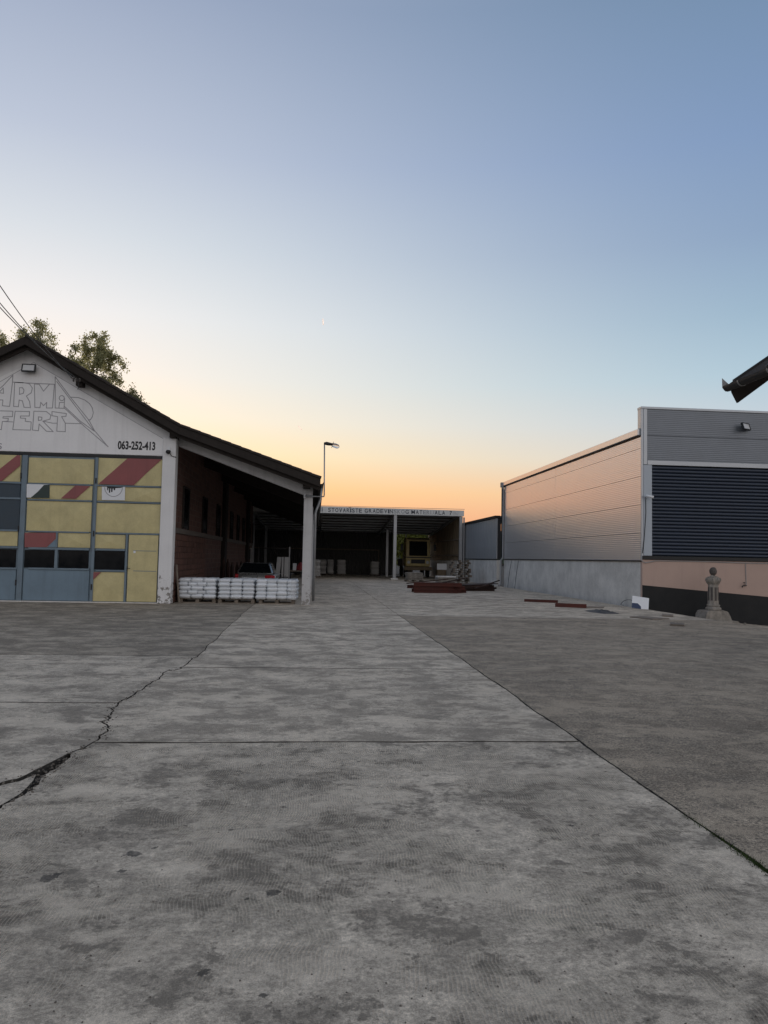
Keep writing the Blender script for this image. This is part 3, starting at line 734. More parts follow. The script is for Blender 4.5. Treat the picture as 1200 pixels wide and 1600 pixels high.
# wicket door fittings
q = zd(796, 790); hb = MB().tube([(q.x, YD - .05, q.z), (q.x, YD - .10, q.z), (q.x + .11, YD - .10, q.z - .01)], .011, 6).box((q.x - .02, YD - .056, q.z - .09), (q.x + .02, YD - .046, q.z + .06))
P(hb.build('door_handle', MT['steel_dark']))
q = zd(843, 690); bx('lock_plate', (q.x - .035, YD - .052, q.z - .035), (q.x + .035, YD - .046, q.z + .035), MT['white'])
for y in (682, 808):
    A, C = zd(835, y), zd(978, y); bx('door_seam', (A.x, YD - .050, A.z - .009), (C.x, YD - .0455, A.z + .009), MT['frame'])
for X, zs in ((XL_ - .1, (.6, 2.3, 4.0)), (XM_, (.5, 2.2, 3.9)), (XR_ + .02, (.45, 1.3, 2.1, 3.3, 4.2))):
    for z in zs: P(MB().lathe([(.022, -.09), (.022, .09)], (X, YD - .078, z), 8).build('hinge', MT['steel_dark']))
bx('door_sill', (XBL + .42, YB - .1, 0), (-5.0, YB + .1, .03), MT['concrete_wall'])
# left leaf, running out of the frame
def mir(X): return 2 * XL_ - X
def lrect(name, y0, y1, mat, x1=125, X0=None, d=.03, z0=None):
    t = zd(60, y0).z; bt = zd(60, y1).z if z0 is None else z0; r_ = zd(x1, (y0 + y1) / 2).x
    return bx(name, (X0 if X0 else mir(XM_) + .06, YD - d, bt), (r_, YB - .001, t), mat, .006)
lrect('door_panel', 84, 250, Yl, 132); lrect('door_panel', 265, 350, Sl, 128); lrect('door_panel', 362, 548, Sl, 124); lrect('door_panel', 560, 652, Yl, 112)
lrect('door_window', 672, 786, Gl, 100, d=.012); lrect('door_panel', 800, 1003, Bg, 98, z0=.05)
stripe('painted_stripe', [(112,86),(132,88),(131,150),(14,249),(-90,247)], Rd)
for y in (257, 355, 555, 660, 793):
    z = zd(60, y).z; bx('door_rail', (mir(XM_) + .05, YD - .06, z - .03), (XL_ - .09, YB - .002, z + .03), MT['frame'], .006)
bx('door_post', (mir(XM_) - .045, YD - .068, .03), (mir(XM_) + .045, YB - .002, ZD - .08), MT['frame'], .008)
bx('door_panel', (XBL + .5, YD - .03, .05), (mir(XM_) - .06, YB - .001, ZD - .1), Yl, .006)

# floodlight, lamp and wires on the gable
def floodlight(label, c, w, h, yaw, tilt):
    o = tag(empty('floodlight', c, yaw), label, 'floodlight')
    fr = MB()
    for a_, b_ in (((-w/2,-.05,-h/2),(w/2,.03,-h/2+.03)),((-w/2,-.05,h/2-.03),(w/2,.03,h/2)),((-w/2,-.05,-h/2+.031),(-w/2+.03,.03,h/2-.031)),((w/2-.03,-.05,-h/2+.031),(w/2,.03,h/2-.031))): fr.box(a_, b_)
    fr.box((-w/2+.031, .0, -h/2+.031), (w/2-.031, .028, h/2-.031))
    k = fr.build('housing', MT['black_trim'], o); k.rotation_euler = (tilt, 0, 0)
    g = MB().box((-w/2+.032, -.035, -h/2+.032), (w/2-.032, -.02, h/2-.032)).build('lens', MT['lampglass'], o); g.rotation_euler = (tilt, 0, 0)
    MB().bar((0, .01, 0), (0, .16, .03), .05, .02).build('bracket', MT['steel_dark'], o)
    return o
q = OY(48.5, 577.5, YB); floodlight('black square floodlight under the white gable peak', (q.x, YB - .19, q.z), .42, .26, 0, RAD(-12))
q = OY(264, 704, YB - .12)
lm = tag(empty('wall_lamp', (q.x, YB - .12, q.z)), 'small dark domed wall lamp on the white corner pillar', 'wall lamp')  # domed lamp on the corner pillar
MB().box((-.04, -.03, -.03), (.04, 0, .12)).build('base_plate', MT['white'], lm)
MB().lathe([(.02, -.10), (.075, -.06), (.08, 0), (.05, .03)], (0, -.1, -.03), 10).build('dome', MT['black_trim'], lm, True)
MB().tube([(.03, -.01, -.08), (.08, -.008, -.17), (.16, -.008, -.2), (.25, -.008, -.21)], .012, 5).build('cable', MT['cable'], lm)
# overhead wires from a pole beyond the frame to a bracket on the verge
br = OY(120, 594, 24.35)
bk = tag(empty('wire_bracket', br), 'small steel wire bracket with insulators under the white gable roof edge', 'bracket')
MB().bar((0, 0, .0), (.0, .4, .02), .05, .05).tube([(.04, 0, 0), (.06, 0, -.2), (.04, .02, -.3)], .012, 5).build('arm', MT['steel_dark'], bk)
for dx in (-.09, 0, .09): MB().lathe([(.015, -.06), (.035, -.03), (.02, 0), (.035, .03), (.012, .06)], (dx, -.02, 0), 8).build('insulator', MT['stone_dark'], bk)
poleX, poleY, poleZ = -11.5, 11.0, 9.4
pole = tag(empty('utility_pole', (poleX, poleY, 0)), 'tall concrete utility pole holding the overhead wires', 'utility pole')
MB().tube([(0, 0, 0), (0, 0, 10)], [.16, .09], 10).build('shaft', MT['concrete_wall'], pole, True)
MB().bar((-.8, 0, 9.45), (.8, 0, 9.45), .08, .08).build('crossarm', MT['galv'], pole)
for i, (end, lab) in enumerate((((2, 430), 'thin overhead wire, uppermost of three reaching the gable'), ((-2, 452), 'thin overhead wire, middle of three reaching the gable'), ((-2, 459), 'thin overhead wire, lowest of three reaching the gable'))):
    e0 = br + Vector((-.09 + .09 * i, -.02, .0))
    d = OY(end[0], end[1], 16.5)                    # where it leaves the frame
    pts = []
    e1 = d + (d - e0) * .62
    for k in range(15):
        t = k / 14; p = e0.lerp(e1, t); p.z -= .9 * t * (1 - t) * 1.2 if True else 0; pts.append(p)
    if i == 0: pole.location = (e1.x, e1.y, 0); ztop = e1.z
    tag(MB().tube(pts, .011, 5).build('overhead_wire', MT['cable']), lab, 'wire', 'overhead wires')
pole.children[0].scale = (1, 1, ztop / 9.7); pole.children[1].location.z = ztop - 9.45 - .05

# street lamp on its pipe, fixed to the canopy column
yl = 25.2
A = OY(476, 775, yl); Bq = OY(506, 776, yl); T = OY(507, 693, yl)
lp = tag(empty('pipe_lamp', (A.x, yl, 0)), 'lamp with clear bulb on a bent pipe above the canopy eave', 'lamp')
def L(v): return (v.x - A.x, 0, v.z)
MB().tube([L(A), L(Bq - Vector((.05, 0, 0))), L(Bq), L(Bq + Vector((.012, 0, .06))), L(T)], .022, 8).build('pipe', MT['galv'], lp, True)
tx, _, tz = L(T)
MB().tube([(tx - .02, 0, tz), (tx + .07, 0, tz + .005), (tx + .15, 0, tz - .01), (tx + .24, 0, tz - .02), (tx + .27, 0, tz - .03)], [.035, .06, .055, .045, .05], 8).build('lamp_housing', MT['steel_dark'], lp, True)
MB().tube([(tx + .265, 0, tz - .03), (tx + .275, 0, tz - .033)], [.11, .115], 12).build('collar', MT['steel_dark'], lp, True)
MB().tube([(tx + .28, 0, tz - .035), (tx + .36, 0, tz - .06), (tx + .44, 0, tz - .085), (tx + .48, 0, tz - .10), (tx + .5, 0, tz - .105)], [.07, .078, .075, .05, .015], 10).build('bulb', MT['bulb'], lp, True)
MB().box((-.03, .0, A.z - .08), (.03, .095, A.z + .08)).build('clamp', MT['galv'], lp)

# ------------------------------------------------------------------ warehouse on the right
XW, YW, YWE = 11.72, 26.3, 46.3; XWE = 24.0
wh = tag(empty('warehouse', (XW, YW, 0)), 'silver ribbed metal warehouse with navy roller shutter and pink plaster base', 'building')
def Wp(o): o.parent = wh; o.matrix_parent_inverse = Matrix.Translation((-XW, -YW, 0)); return o
def wb(name, a, c, mat, bevel=0): return Wp(box(name, a, c, mat, None, bevel))
ZB = 1.66
wb('concrete_base_wall', (XW + .03, YW + .02, -.3), (XW + .3, YWE, ZB), MT['concrete_wall'])
# horizontal sandwich panels, two lengths, five courses, 8 mm joints
rows = [ZB + .04, 2.69, 3.72, 4.75, 5.78, 6.20]
for y0, y1 in ((YW + .06, 36.2), (36.212, YWE)):
    for z0, z1 in zip(rows, rows[1:]):
        pf = [(XW + .1, z0 + .006)]; zc = z0 + .006; nr_ = max(2, round((z1 - z0 - .012) / .073)); pt = (z1 - z0 - .012) / nr_
        for q_ in range(nr_): pf += [(XW + .0022, zc), (XW, zc + pt * .2), (XW, zc + pt * .6), (XW + .0022, zc + pt * .8)]; zc += pt
        pf += [(XW + .0022, zc), (XW + .1, zc)]
        Wp(MB().prism(pf, y0, y1).build('wall_panel', MT['panel']))
wb('panel_core', (XW + .104, YW + .1, ZB + .04), (XW + .28, YWE - .01, 6.3), MT['steel_dark'])
wb('base_flashing', (XW - .02, YW + .05, ZB), (XW + .1, YWE, ZB + .035), MT['black_trim'])
wb('eave_gap', (XW + .02, YW + .06, 6.2), (XW + .1, YWE, 6.27), MT['black_trim'])
wb('eave_trim', (XW - .10, YW + .1, 6.275), (XW + .16, YWE + .05, 6.50), MT['panel'], .01)
Wp(MB().prism([(XW + .165, 6.46), (XWE, 6.9), (XWE, 6.8), (XW + .165, 6.36)], YW + .31, YWE + .05).build('roof', MT['shedroof']))
wb('far_wall', (XW + .31, YWE - .2, 0), (XWE, YWE, 6.35), MT['clad'])
wb('right_wall', (XWE - .2, YW + .31, -1), (XWE, YWE - .21, 6.7), MT['panel'])
# front: parapet, frame, shutter, pink base
ZT = 7.31; ZF = 5.18; ZS = 1.88
wb('parapet_return', (XW - .01, YW, ZB + .04), (XW + .07, YW + .055, ZT - .01), MT['flashing'], .005)
wb('parapet_side', (XW - .012, YW + .056, 6.52), (XW + .07, YW + .3, ZT - .01), MT['flashing'], .005)
wb('parapet_core', (XW + .08, YW + .045, ZF), (XWE, YW + .3, ZT - .03), MT['steel_dark'])
zm = 6.25
for x0, x1 in ((XW + .2, 18.0), (18.01, XWE)):
    for z0, z1 in ((ZF + .17, zm), (zm + .01, ZT - .09)):
        wb('front_panel', (x0, YW, z0), (x1, YW + .04, z1), MT['panel_front'], .005)
wb('corner_flashing', (XW + .074, YW - .018, ZF + .006), (XW + .21, YW + .04, ZT - .086), MT['flashing'], .006)
wb('coping', (XW - .02, YW - .03, ZT - .085), (XWE, YW + .32, ZT), MT['flashing'], .008)
wb('lower_flashing', (XW + .22, YW - .02, ZF), (XWE, YW + .04, ZF + .165), MT['flashing'], .006)
wb('door_jamb', (XW + .074, YW - .012, ZS), (XW + .39, YW + .12, ZF - .004), MT['whitestrip'], .006)
wb('shutter_backing', (XW + .395, YW + .16, ZS), (XWE, YW + .2, ZF - .004), MT['black_trim'])
n = 26; ph = (ZF - .03 - ZS) / n
sp = [(.09, 0), (.03, .012), (.012, ph * .35), (.02, ph * .65), (.06, ph * .9), (.09, ph * .97), (.12, ph * .97), (.12, 0)]
mes = MB().prism(sp, 0, XWE - XW - .4, 'X').mesh('shutter_slat', MT['navy'])
for i in range(n): Wp(link('shutter_slat', mes, None, (XW + .398, YW, ZS + .01 + i * ph)))
wb('sill_beam', (XW + .03, YW - .06, 1.74), (XWE, YW + .14, ZS - .004), MT['black_trim'], .01)
wb('pink_wall', (XW + .02, YW - .02, -.9), (XWE, YW + .14, 1.735), MT['pink'])
Wp(MB().prism([(XW + .015, .82), (16.5, .47), (XWE, .1), (XWE, -1.2), (16.5, -.9), (XW + .015, -.3)], YW - .033, YW - .021).build('bitumen_band', MT['bitumen']))
# downpipes and gutter end at the far corner
g1 = MB().tube([(XW - .09, YWE + .0, 6.42), (XW - .09, YWE, 6.2), (XW - .06, YWE - .05, 6.0), (XW - .06, YWE - .05, 1.8), (XW - .2, YWE - .1, 1.6), (XW - .2, YWE - .1, .12), (XW - .36, YWE - .2, .06)], .055, 8)
Wp(g1.build('downpipe', MT['pvc'], smooth=True))
g1 = MB().tube([(XW - .07, YWE + .25, 6.4), (XW - .07, YWE + .25, 1.4)], .05, 8); Wp(g1.build('downpipe', MT['steel_dark'], smooth=True))
wb('gutter_box', (XW - .19, YWE + .06, 6.2), (XW + .1, YWE + .3, 6.5), MT['pvc'])
# cables hanging on the base wall
for k, (pa, pb) in enumerate((((799, 876), (793, 925)), ((810, 876), (804, 925)))):
    a_ = OX(pa[0], pa[1], XW - .02); b_ = OX(pb[0], pb[1], XW - .35)
    b_.z = 0.02
    tag(MB().tube([a_, a_.lerp(b_, .5) + Vector((.0, .06, -.03)), b_], .014, 5).build('hanging_cable', MT['cable']), 'thin black cable hanging down the raw concrete base wall', 'cable', 'cables on the concrete base')
cb = MB().tube([(XW - .01, YW - .04, 1.70), (XW + .1, YW - .08, 1.62), (XW + .5, YW - .035, 1.70), (14, YW - .035, 1.71), (15.6, YW - .035, 1.685), (XWE, YW - .035, 1.70)], .016, 5)
Wp(cb.build('conduit', MT['pvc']))
# security camera
q = OY(1010, 776, YW - .02)
sc_ = tag(empty('security_camera', (q.x, YW - .015, q.z)), 'small white security camera on the pale strip beside the shutter', 'camera')
MB().lathe([(.045, 0), (.045, .03), (.02, .04), (.018, .1)], (-.03, -.10, 0), 10, 'Y').build('mount', MT['white'], sc_)
MB().tube([(-.09, -.17, .02), (.06, -.21, -.015), (.16, -.235, -.03)], [.045, .048, .05], 10).build('housing', MT['white'], sc_, True)
MB().tube([(.16, -.235, -.03), (.167, -.237, -.032)], [.035, .035], 10).build('lens', MT['black_trim'], sc_)
MB().tube([(-.03, -.02, -.03), (-.02, -.012, -.6), (-.09, -.012, -1.6), (-.15, -.012, -2.05)], .012, 5).build('cable', MT['cable'], sc_)
q = OY(1161, 668, YW); floodlight('black rectangular floodlight on the grey ribbed parapet', (q.x, YW - .17, q.z), .44, .27, RAD(28), RAD(-18))
# tap with pipe
tp = tag(empty('wall_tap', (OY(1164, 880, YW).x, YW - .02, 0)), 'thin pipe with a garden tap on the pink plaster wall', 'tap')
MB().tube([(0, -.02, 1.66), (.02, -.02, .86)], .013, 6).build('pipe', MT['pvc'], tp)
MB().tube([(.02, -.02, .87), (-.1, -.08, .87), (-.17, -.1, .86), (-.19, -.1, .8)], .02, 6).tube([(-.1, -.08, .87), (-.1, -.085, .98)], .012, 6).bar((-.14, -.085, .98), (-.06, -.085, .98), .02, .02).build('tap_body', MT['steel_dark'], tp)

# ------------------------------------------------------------------ lower grey building
XLb = 11.35
lb = tag(empty('low_building', (XLb, 46.4, 0)), 'low grey building with vertical cladding on a concrete base', 'building')
def Lp(o): o.parent = lb; o.matrix_parent_inverse = Matrix.Translation((-XLb, -46.4, 0)); return o
Lp(box('base_wall', (XLb, 46.6, 0), (XLb + .25, 58, 1.62), MT['concrete_wall']))
me = MB().prism([(-.02, .0), (.06, 0), (.06, .76), (-.02, .76), (-.02, .5), (0, .47), (0, .29), (-.02, .26)], 1.70, 4.25, 'Z').mesh('cladding_panel', MT['clad'])
for k in range(14): Lp(link('cladding_panel', me, None, (XLb - .015, 46.62 + k * .81, 0)))
Lp(box('base_flashing', (XLb - .03, 46.6, 1.625), (XLb + .2, 58, 1.69), MT['black_trim']))
Lp(box('wall_core', (XLb + .05, 46.6, 1.7), (XLb + .25, 58, 4.2), MT['steel_dark']))
Lp(box('eave_trim', (XLb - .12, 46.6, 4.26), (XLb + .2, 58.2, 4.42), MT['fascia']))
Lp(MB().prism([(XLb + .21, 4.4), (20, 4.9), (20, 4.8), (XLb + .21, 4.3)], 46.6, 58).build('roof', MT['shedroof']))

# ------------------------------------------------------------------ open shed at the far end
YS, YSE = 56.4, 72.0; XS0, XS1 = -9.5, 11.05
sh = tag(empty('open_shed', (5.9, YS, 0)), 'open-fronted storage shed with white lettered fascia at the end of the yard', 'shed')
def Sp(o): o.parent = sh; o.matrix_parent_inverse = Matrix.Translation((-5.9, -YS, 0)); return o
def sb(name, a, c, mat, bevel=0): return Sp(box(name, a, c, mat, None, bevel))
zt = lambda x: 5.37 - (x - .24) * .0055
Sp(MB().prism([(XS0, 4.86), (XS1 + .1, 4.86 + .02), (XS1 + .1, zt(XS1)), (XS0, zt(XS0))], YS - .16, YS - .1).build('lettered_fascia', MT['sign']))
sb('fascia_cap', (XS0, YS - .18, 5.405), (XS1 + .15, YS + .02, 5.425), MT['galv'])
def zs4(x, y): return OY(470 + x / 4.444, 670 + y / 4.444, YS - .164)
def word(t, x0, x1, y0, y1, mat, bold=.022):
    a_ = zs4(x0, y1); c_ = zs4(x1, y0); mid_ = zs4((x0 + x1) / 2, (y0 + y1) / 2)
    h = .30 if not any(ch in t for ch in 'Š') else .37
    Sp(text_part(t, 'sign_lettering', mat, None, (a_.x, YS - .161, mid_.z - .15), (c_.x, 0, mid_.z - .15 + h), bold=bold))
def letters(t, x0, x1, ya, yb, mats):
    wide = {'I': .45, 'J': .8, 'M': 1.25, 'O': 1.1, 'G': 1.1, 'V': 1.05, 'A': 1.05}; tot = sum(wide.get(c, 1) for c in t); x = x0
    for i_, c in enumerate(t):
        w_ = wide.get(c, 1) / tot * (x1 - x0); f_ = (x - x0) / (x1 - x0); y_ = ya + (yb - ya) * f_
        word(c, x + w_ * .07, x + w_ * .90, y_, y_ + 30, mats[i_] if isinstance(mats, list) else mats, .016); x += w_
LT, LF, LG = MT['letter'], MT['letterfade'], MT['letterghost']
letters('STOVARISTE', 187, 427, 548, 554, LT); letters('GRADEVINSKOG', 441, 753, 554, 562, [LT] * 8 + [LF, LF, LF, LT]); letters('MATERIJALA', 765, 1005, 563, 569, [LT, LT, LT, LF, LF, LG, LG, LT, LT, LT])
def zcar(x, y): v = zs4(x, y); v.y = YS - .1625; return v
_c = ribbon('letter_caron', [(334, 545.5), (341, 549.5), (348, 545.5)], .05, MT['letter'], False, zcar); Sp(_c)
word('7', 1033, 1050, 570, 600, MT['letter']); word('063', 1056, 1095, 570, 600, MT['letterghost']); word('i', 146, 152, 545, 575, MT['letter']); word('-', 130, 141, 552, 570, MT['letterfade'])
for x in (-9.3, -4.6, -.2, 5.95, 10.95):
    sb('steel_column', (x - .12, YS - .09, 0), (x + .12, YS + .13, 4.86), MT['galv'], .01)
    sb('column_foot', (x - .28, YS - .25, 0), (x + .28, YS + .3, .12), MT['concrete_wall'], .02)
    if x in (-4.6, 5.95): sb('inner_column', (x + .25, 66, 0), (x + .45, 66.2, 4.1), MT['galv'])
rz = lambda y: 5.2 - (y - YS) * .075
Sp(MB().prism([(YS - .09, rz(YS)), (YSE + .3, rz(YSE + .3)), (YSE + .3, rz(YSE + .3) + .06), (YS - .09, rz(YS) + .06)], XS0, XS1, 'X').build('roof', MT['shedroof']))
for k in range(9):
    y = YS + .5 + k * 1.85; sb('purlin', (XS0, y, rz(y) - .13), (XS1, y + .1, rz(y) - .01), MT['galv'])
for x in (-9.3, -4.6, .4, 5.95, 10.85):
    Sp(MB().prism([(YS + .14, rz(YS) - .14), (YSE - .05, rz(YSE) - .14), (YSE - .05, rz(YSE) - .36), (YS + .14, rz(YS) - .36)], x - .06, x + .06, 'X').build('rafter', MT['galv']))
# back wall of corrugated sheets in the two left bays
cp = []
for k in range(21): cp.append((k * .05, .02 * (1 if (k // 2) % 2 else -1)))
cp = cp + [(x_, y_ + .012) for x_, y_ in cp[::-1]]
me = MB().prism(cp, 0, 4.0, 'Z').mesh('wall_sheet', MT['shedwall'])
for k in range(17): Sp(link('wall_sheet', me, None, (XS0 + k * .99, 71.4 + (k % 2) * .014, 0)))
sb('left_side_wall', (XS0, YSE - 13, 0), (XS0 + .1, 71.35, 5.0), MT['shedwall'])
sb('wall_rail', (XS0, 71.2, 2.3), (6.05, 71.32, 2.40), MT['wood'])
sb('wall_post', (5.95, 71.2, 0), (6.05, 71.33, 2.29), MT['wood'])
sb('rear_post', (8.5, 71.2, 0), (8.62, 71.32, 4.0), MT['galv'])
# right side: low block wall and upright boards with gaps
sb('side_base_wall', (10.75, YS + .3, 0), (10.98, YSE, 1.5), MT['concrete_wall'])
me = MB().box((0, 0, 0), (.03, .62, 1)).mesh('side_board', MT['palewood'])
for k in range(20):
    o = link('side_board', me, None, (10.9, YS + .5 + k * .76, 1.52)); o.scale = (1, 1, rz(YS + .5 + k * .76 + .62) - 1.56); Sp(o)
sb('side_sheet', (10.99, YS + .2, 0), (11.04, YSE, rz(YSE) - .02), MT['shedwall'])
Sp(MB().prism([(YS + .2, rz(YSE) - .018), (YSE - .1, rz(YSE) - .018), (YS + .2, rz(YS + .2) - .02)], 10.99, 11.04, 'X').build('side_gable', MT['shedwall']))
for z in (1.9, 3.1): sb('board_rail', (10.80, YS + .4, z), (10.89, YSE - .2, z + .09), MT['wood'])
sb('downpipe', (XS1 + .07, YS - .14, 0), (XS1 + .17, YS - .04, 4.8), MT['pvc'])

# ------------------------------------------------------------------ sacks and pallets
def make_pallet(label, group, loc, rz, w=1.2, d=.8):
    o = tag(empty('pallet', loc, rz), label, 'pallet', group)
    tb = MB().box((-w/2, -.05, .122), (w/2, .05, .144)).mesh('deck_board', MT['wood'], bevel=.003)
    for k in range(5): link('deck_board', tb, o, (0, -d/2 + .05 + k * (d - .1) / 4, 0))
    blk = MB().box((-.06, -.05, .022), (.06, .05, .1)).mesh('block', MT['wood'], bevel=.003)
    st = MB().box((-.05, -d/2, .1), (.05, d/2, .122)).mesh('stringer', MT['wood'])
    bt = MB().box((-w/2, -.05, 0), (w/2, .05, .022)).mesh('bottom_board', MT['wood'])
    for x in (-w/2 + .06, 0, w/2 - .06):
        link('stringer', st, o, (x, 0, 0))
        for y in (-d/2 + .05, 0, d/2 - .05): link('block', blk, o, (x, y, 0))
    for y in (-d/2 + .05, 0, d/2 - .05): link('bottom_board', bt, o, (0, y, 0))
    return o
def sack_mesh(w, d, h, seed, mat):
    nx, ny = 8, 7; vs = []; fs = []
    for s in (0, 1):
        for j in range(ny + 1):
            for i in range(nx + 1):
                u, v = i / nx * 2 - 1, j / ny * 2 - 1
                e = max(0, 1 - abs(u) ** 12) ** .4 * max(0, 1 - abs(v) ** 12) ** .4
                k = 1 - .03 * abs(u * v) ** 2
                wob = noise.noise(Vector((u * 2 + seed, v * 2, s * 3 + seed))) * .016 * e
                z = h / 2 + (h / 2 * e + wob) * (1 if s else -1)
                if not s: z = max(z, 0.0)
                if s: z = min(z, h + .004)
                jx = noise.noise(Vector((v * 2.2, seed * 3, 1))) * .014 * abs(u); jy = noise.noise(Vector((u * 2.2, seed * 5, 2))) * .014 * abs(v)
                vs.append((u * w / 2 * k + jx, v * d / 2 * k + jy, z))
    N = (nx + 1) * (ny + 1)
    for j in range(ny):
        for i in range(nx):
            a_ = j * (nx + 1) + i
            fs.append((a_, a_ + nx + 1, a_ + nx + 2, a_ + 1)); fs.append((N + a_, N + a_ + 1, N + a_ + nx + 2, N + a_ + nx + 1))
    mb = MB().add(vs, fs); me = bpy.data.meshes.new('sack'); me.from_pydata(mb.v, [], mb.f)
    bm = bmesh.new(); bm.from_mesh(me); bmesh.ops.remove_doubles(bm, verts=bm.verts, dist=.0004); bmesh.ops.recalc_face_normals(bm, faces=bm.faces); bm.to_mesh(me); bm.free()
    me.materials.append(mat)
    for p in me.polygons: p.use_smooth = True
    return me
random.seed(11)
LAYER = ['bottom', 'second', 'middle', 'fourth', 'top']
where = ['beside the brick wall', 'between the other two', 'beside the white canopy column']
PX = [-3.85, -2.575, -1.235]; PW = [1.22, 1.19, 1.38]; YP = 26.15
sm3 = [sack_mesh(.475, .68, .150, s, MT['sack']) for s in (1, 2, 3, 4)]
sm4 = [sack_mesh(.37, .68, .150, s, MT['sack']) for s in (5, 6, 7, 8)]
for p_, (cx, wh_) in enumerate(zip(PX, where)):
    make_pallet('wooden pallet under white sacks ' + wh_, 'pallets under the canopy', (cx, YP, 0), random.uniform(-.01, .01), 1.2, 1.0)
    for ly in range(5):
        nacross = 3 if (ly + p_) % 2 == 0 and p_ != 2 else 4
        if p_ == 1: nacross = 3
        ms, wd = (sm3 if nacross == 3 else sm4), (PW[p_] - .02) / nacross; sx_ = wd / (.425 if nacross == 3 else .322)
        for rw in range(2):
            for k in range(nacross):
                x = cx + (k - (nacross - 1) / 2) * wd + random.uniform(-.008, .008)
                y = YP - .31 + rw * .62 + random.uniform(-.03, .03)
                o = link('sack', random.choice(ms), None, (x, y, .144 + ly * .131), (0, 0, random.uniform(-.035, .035) + (math.pi if random.random() < .5 else 0)))
                o.scale = (sx_, random.uniform(.95, 1.04), random.uniform(.97, 1.05))
                tag(o, f'white sack in the {LAYER[ly]} layer of the pallet stack {wh_}', 'sack', 'white sacks stacked on the pallets under the canopy')
# crumpled stretch wrap at the end of the right-hand stack
mb = MB(); rws = []
for i in range(15):
    for j in range(13):
        t = i / 14 * 2.6 - 1.0
        z = .15 + .66 * j / 12
        x = PX[2] + .655 + .03 * math.sin(t * 1.3 + 1) + noise.noise(Vector((i * .9, j * .9, 4))) * .035; y = YP + t * .34 - .1
        if i < 4: x -= (4 - i) * .045; y = YP - .645 + noise.noise(Vector((i * .9, j * .8, 9))) * .03 - .02
        mb.v.append((x, y, z))
for i in range(14):
    for j in range(12): a_ = i * 13 + j; mb.f.append((a_, a_ + 13, a_ + 14, a_ + 1))
tag(mb.build('stretch_wrap', MT['wrap']), 'crumpled clear plastic wrap on the end of the sack stack beside the column', 'plastic wrap')
# board leaning against the first stack
tag(MB().bar((-4.38, 25.30, .02), (-4.52, 25.38, 1.25), .03, .05).build('pole', MT['wood']), 'thin wooden pole leaning on the brick wall beside the sacks', 'pole')

# sack stacks in the far shed
sm5 = [sack_mesh(.6, .9, .125, s, MT['cement_sack']) for s in (9, 10, 11)]
for (pxa, pyb, yy, nl, two, lab) in ((493, 903, 57.8, 11, 0, 'grey sack in the stack half hidden behind the canopy column'), (510.5, 902, 66.5, 11, 1, 'grey sack in the wide double stack at the back of the shed'), (533.5, 902, 66.8, 11, 0, 'grey sack in the single stack beside the wide double stack'), (585.5, 902, 67.5, 10, 0, 'grey sack in the lone stack beside the inner shed column')):
    cx = OY(pxa, 890, yy).x
    make_pallet(lab.replace('grey sack in the', 'wooden pallet under the'), 'pallets in the far shed', (cx, yy, 0), 0, 1.2 if two else .9, .8)
    for ly in range(nl):
        for k in range(2 if two else 1):
            x = cx + ((k - .5) * .64 if two else 0) + random.uniform(-.02, .02)
            o = link('sack', random.choice(sm5), None, (x, yy + random.uniform(-.02, .02), .144 + ly * .112), (0, 0, random.uniform(-.05, .05)))
            if not two: o.scale = (1.35, 1, 1)
            tag(o, lab, 'sack', 'sacks stacked in the far shed')

# ------------------------------------------------------------------ car under the canopy
car = tag(empty('parked_car', (-2.45, 31.5, 0)), 'silver hatchback parked under the canopy behind the white sacks', 'car')
st = [(0, .30, .84, .80, .05), (.06, .26, .87, .845, .02), (.5, .2, .9, .87, 0), (1.6, .2, .9, .875, 0), (2.9, .2, .9, .87, 0), (3.3, .22, .84, .86, 0), (3.9, .26, .70, .82, 0), (4.1, .32, .58, .70, 0)]
mb = MB(); ns = 12
for (y, z0, z1, hw, _) in st:
    zc, hh = (z0 + z1) / 2, (z1 - z0) / 2
    for k in range(ns * 2):
        t = math.pi * k / ns; c_, s_ = math.cos(t), math.sin(t)
        x = hw * math.copysign(abs(c_) ** .45, c_); z = zc + hh * math.copysign(abs(s_) ** .45, s_)
        mb.v.append((x, y, z))
for i in range(len(st) - 1):
    for k in range(ns * 2):
        a_ = i * ns * 2 + k; b_ = i * ns * 2 + (k + 1) % (ns * 2); mb.f.append((a_, b_, b_ + ns * 2, a_ + ns * 2))
mb.f.append(tuple(range(ns * 2))); mb.f.append(tuple((len(st) - 1) * ns * 2 + k for k in range(ns * 2))[::-1])
mb.build('body', MT['silver'], car, True)
def loft4(lo, hi):                     # lo, hi: (y0, y1, hw0, hw1, z)
    vs = []
    for (y0, y1, h0, h1, z) in (lo, hi): vs += [(-h0, y0, z), (h0, y0, z), (h1, y1, z), (-h1, y1, z)]
    return vs
gh = loft4((.10, 3.15, .76, .74, .86), (.62, 2.35, .585, .56, 1.30))
MB().add(gh, [(0,3,2,1),(4,5,6,7),(0,1,5,4),(1,2,6,5),(2,3,7,6),(3,0,4,7)]).build('cabin', MT['silver'], car, bevel=.05)
def quadwin(name, c, off, ins=.08):
    p = [Vector(gh[i]) for i in c]; m_ = sum(p, Vector()) / 4; nrm = (p[1] - p[0]).cross(p[2] - p[0]).normalized()
    if nrm.dot(m_ - Vector((0, 1.5, 1))) < 0: nrm = -nrm
    q = [v.lerp(m_, ins * 1.6) + nrm * off for v in p]
    q2 = [v - nrm * .02 for v in q]
    MB().add(q + q2, [(0,1,2,3),(7,6,5,4),(0,4,5,1),(1,5,6,2),(2,6,7,3),(3,7,4,0)]).build(name, MT['darkglass'], car)
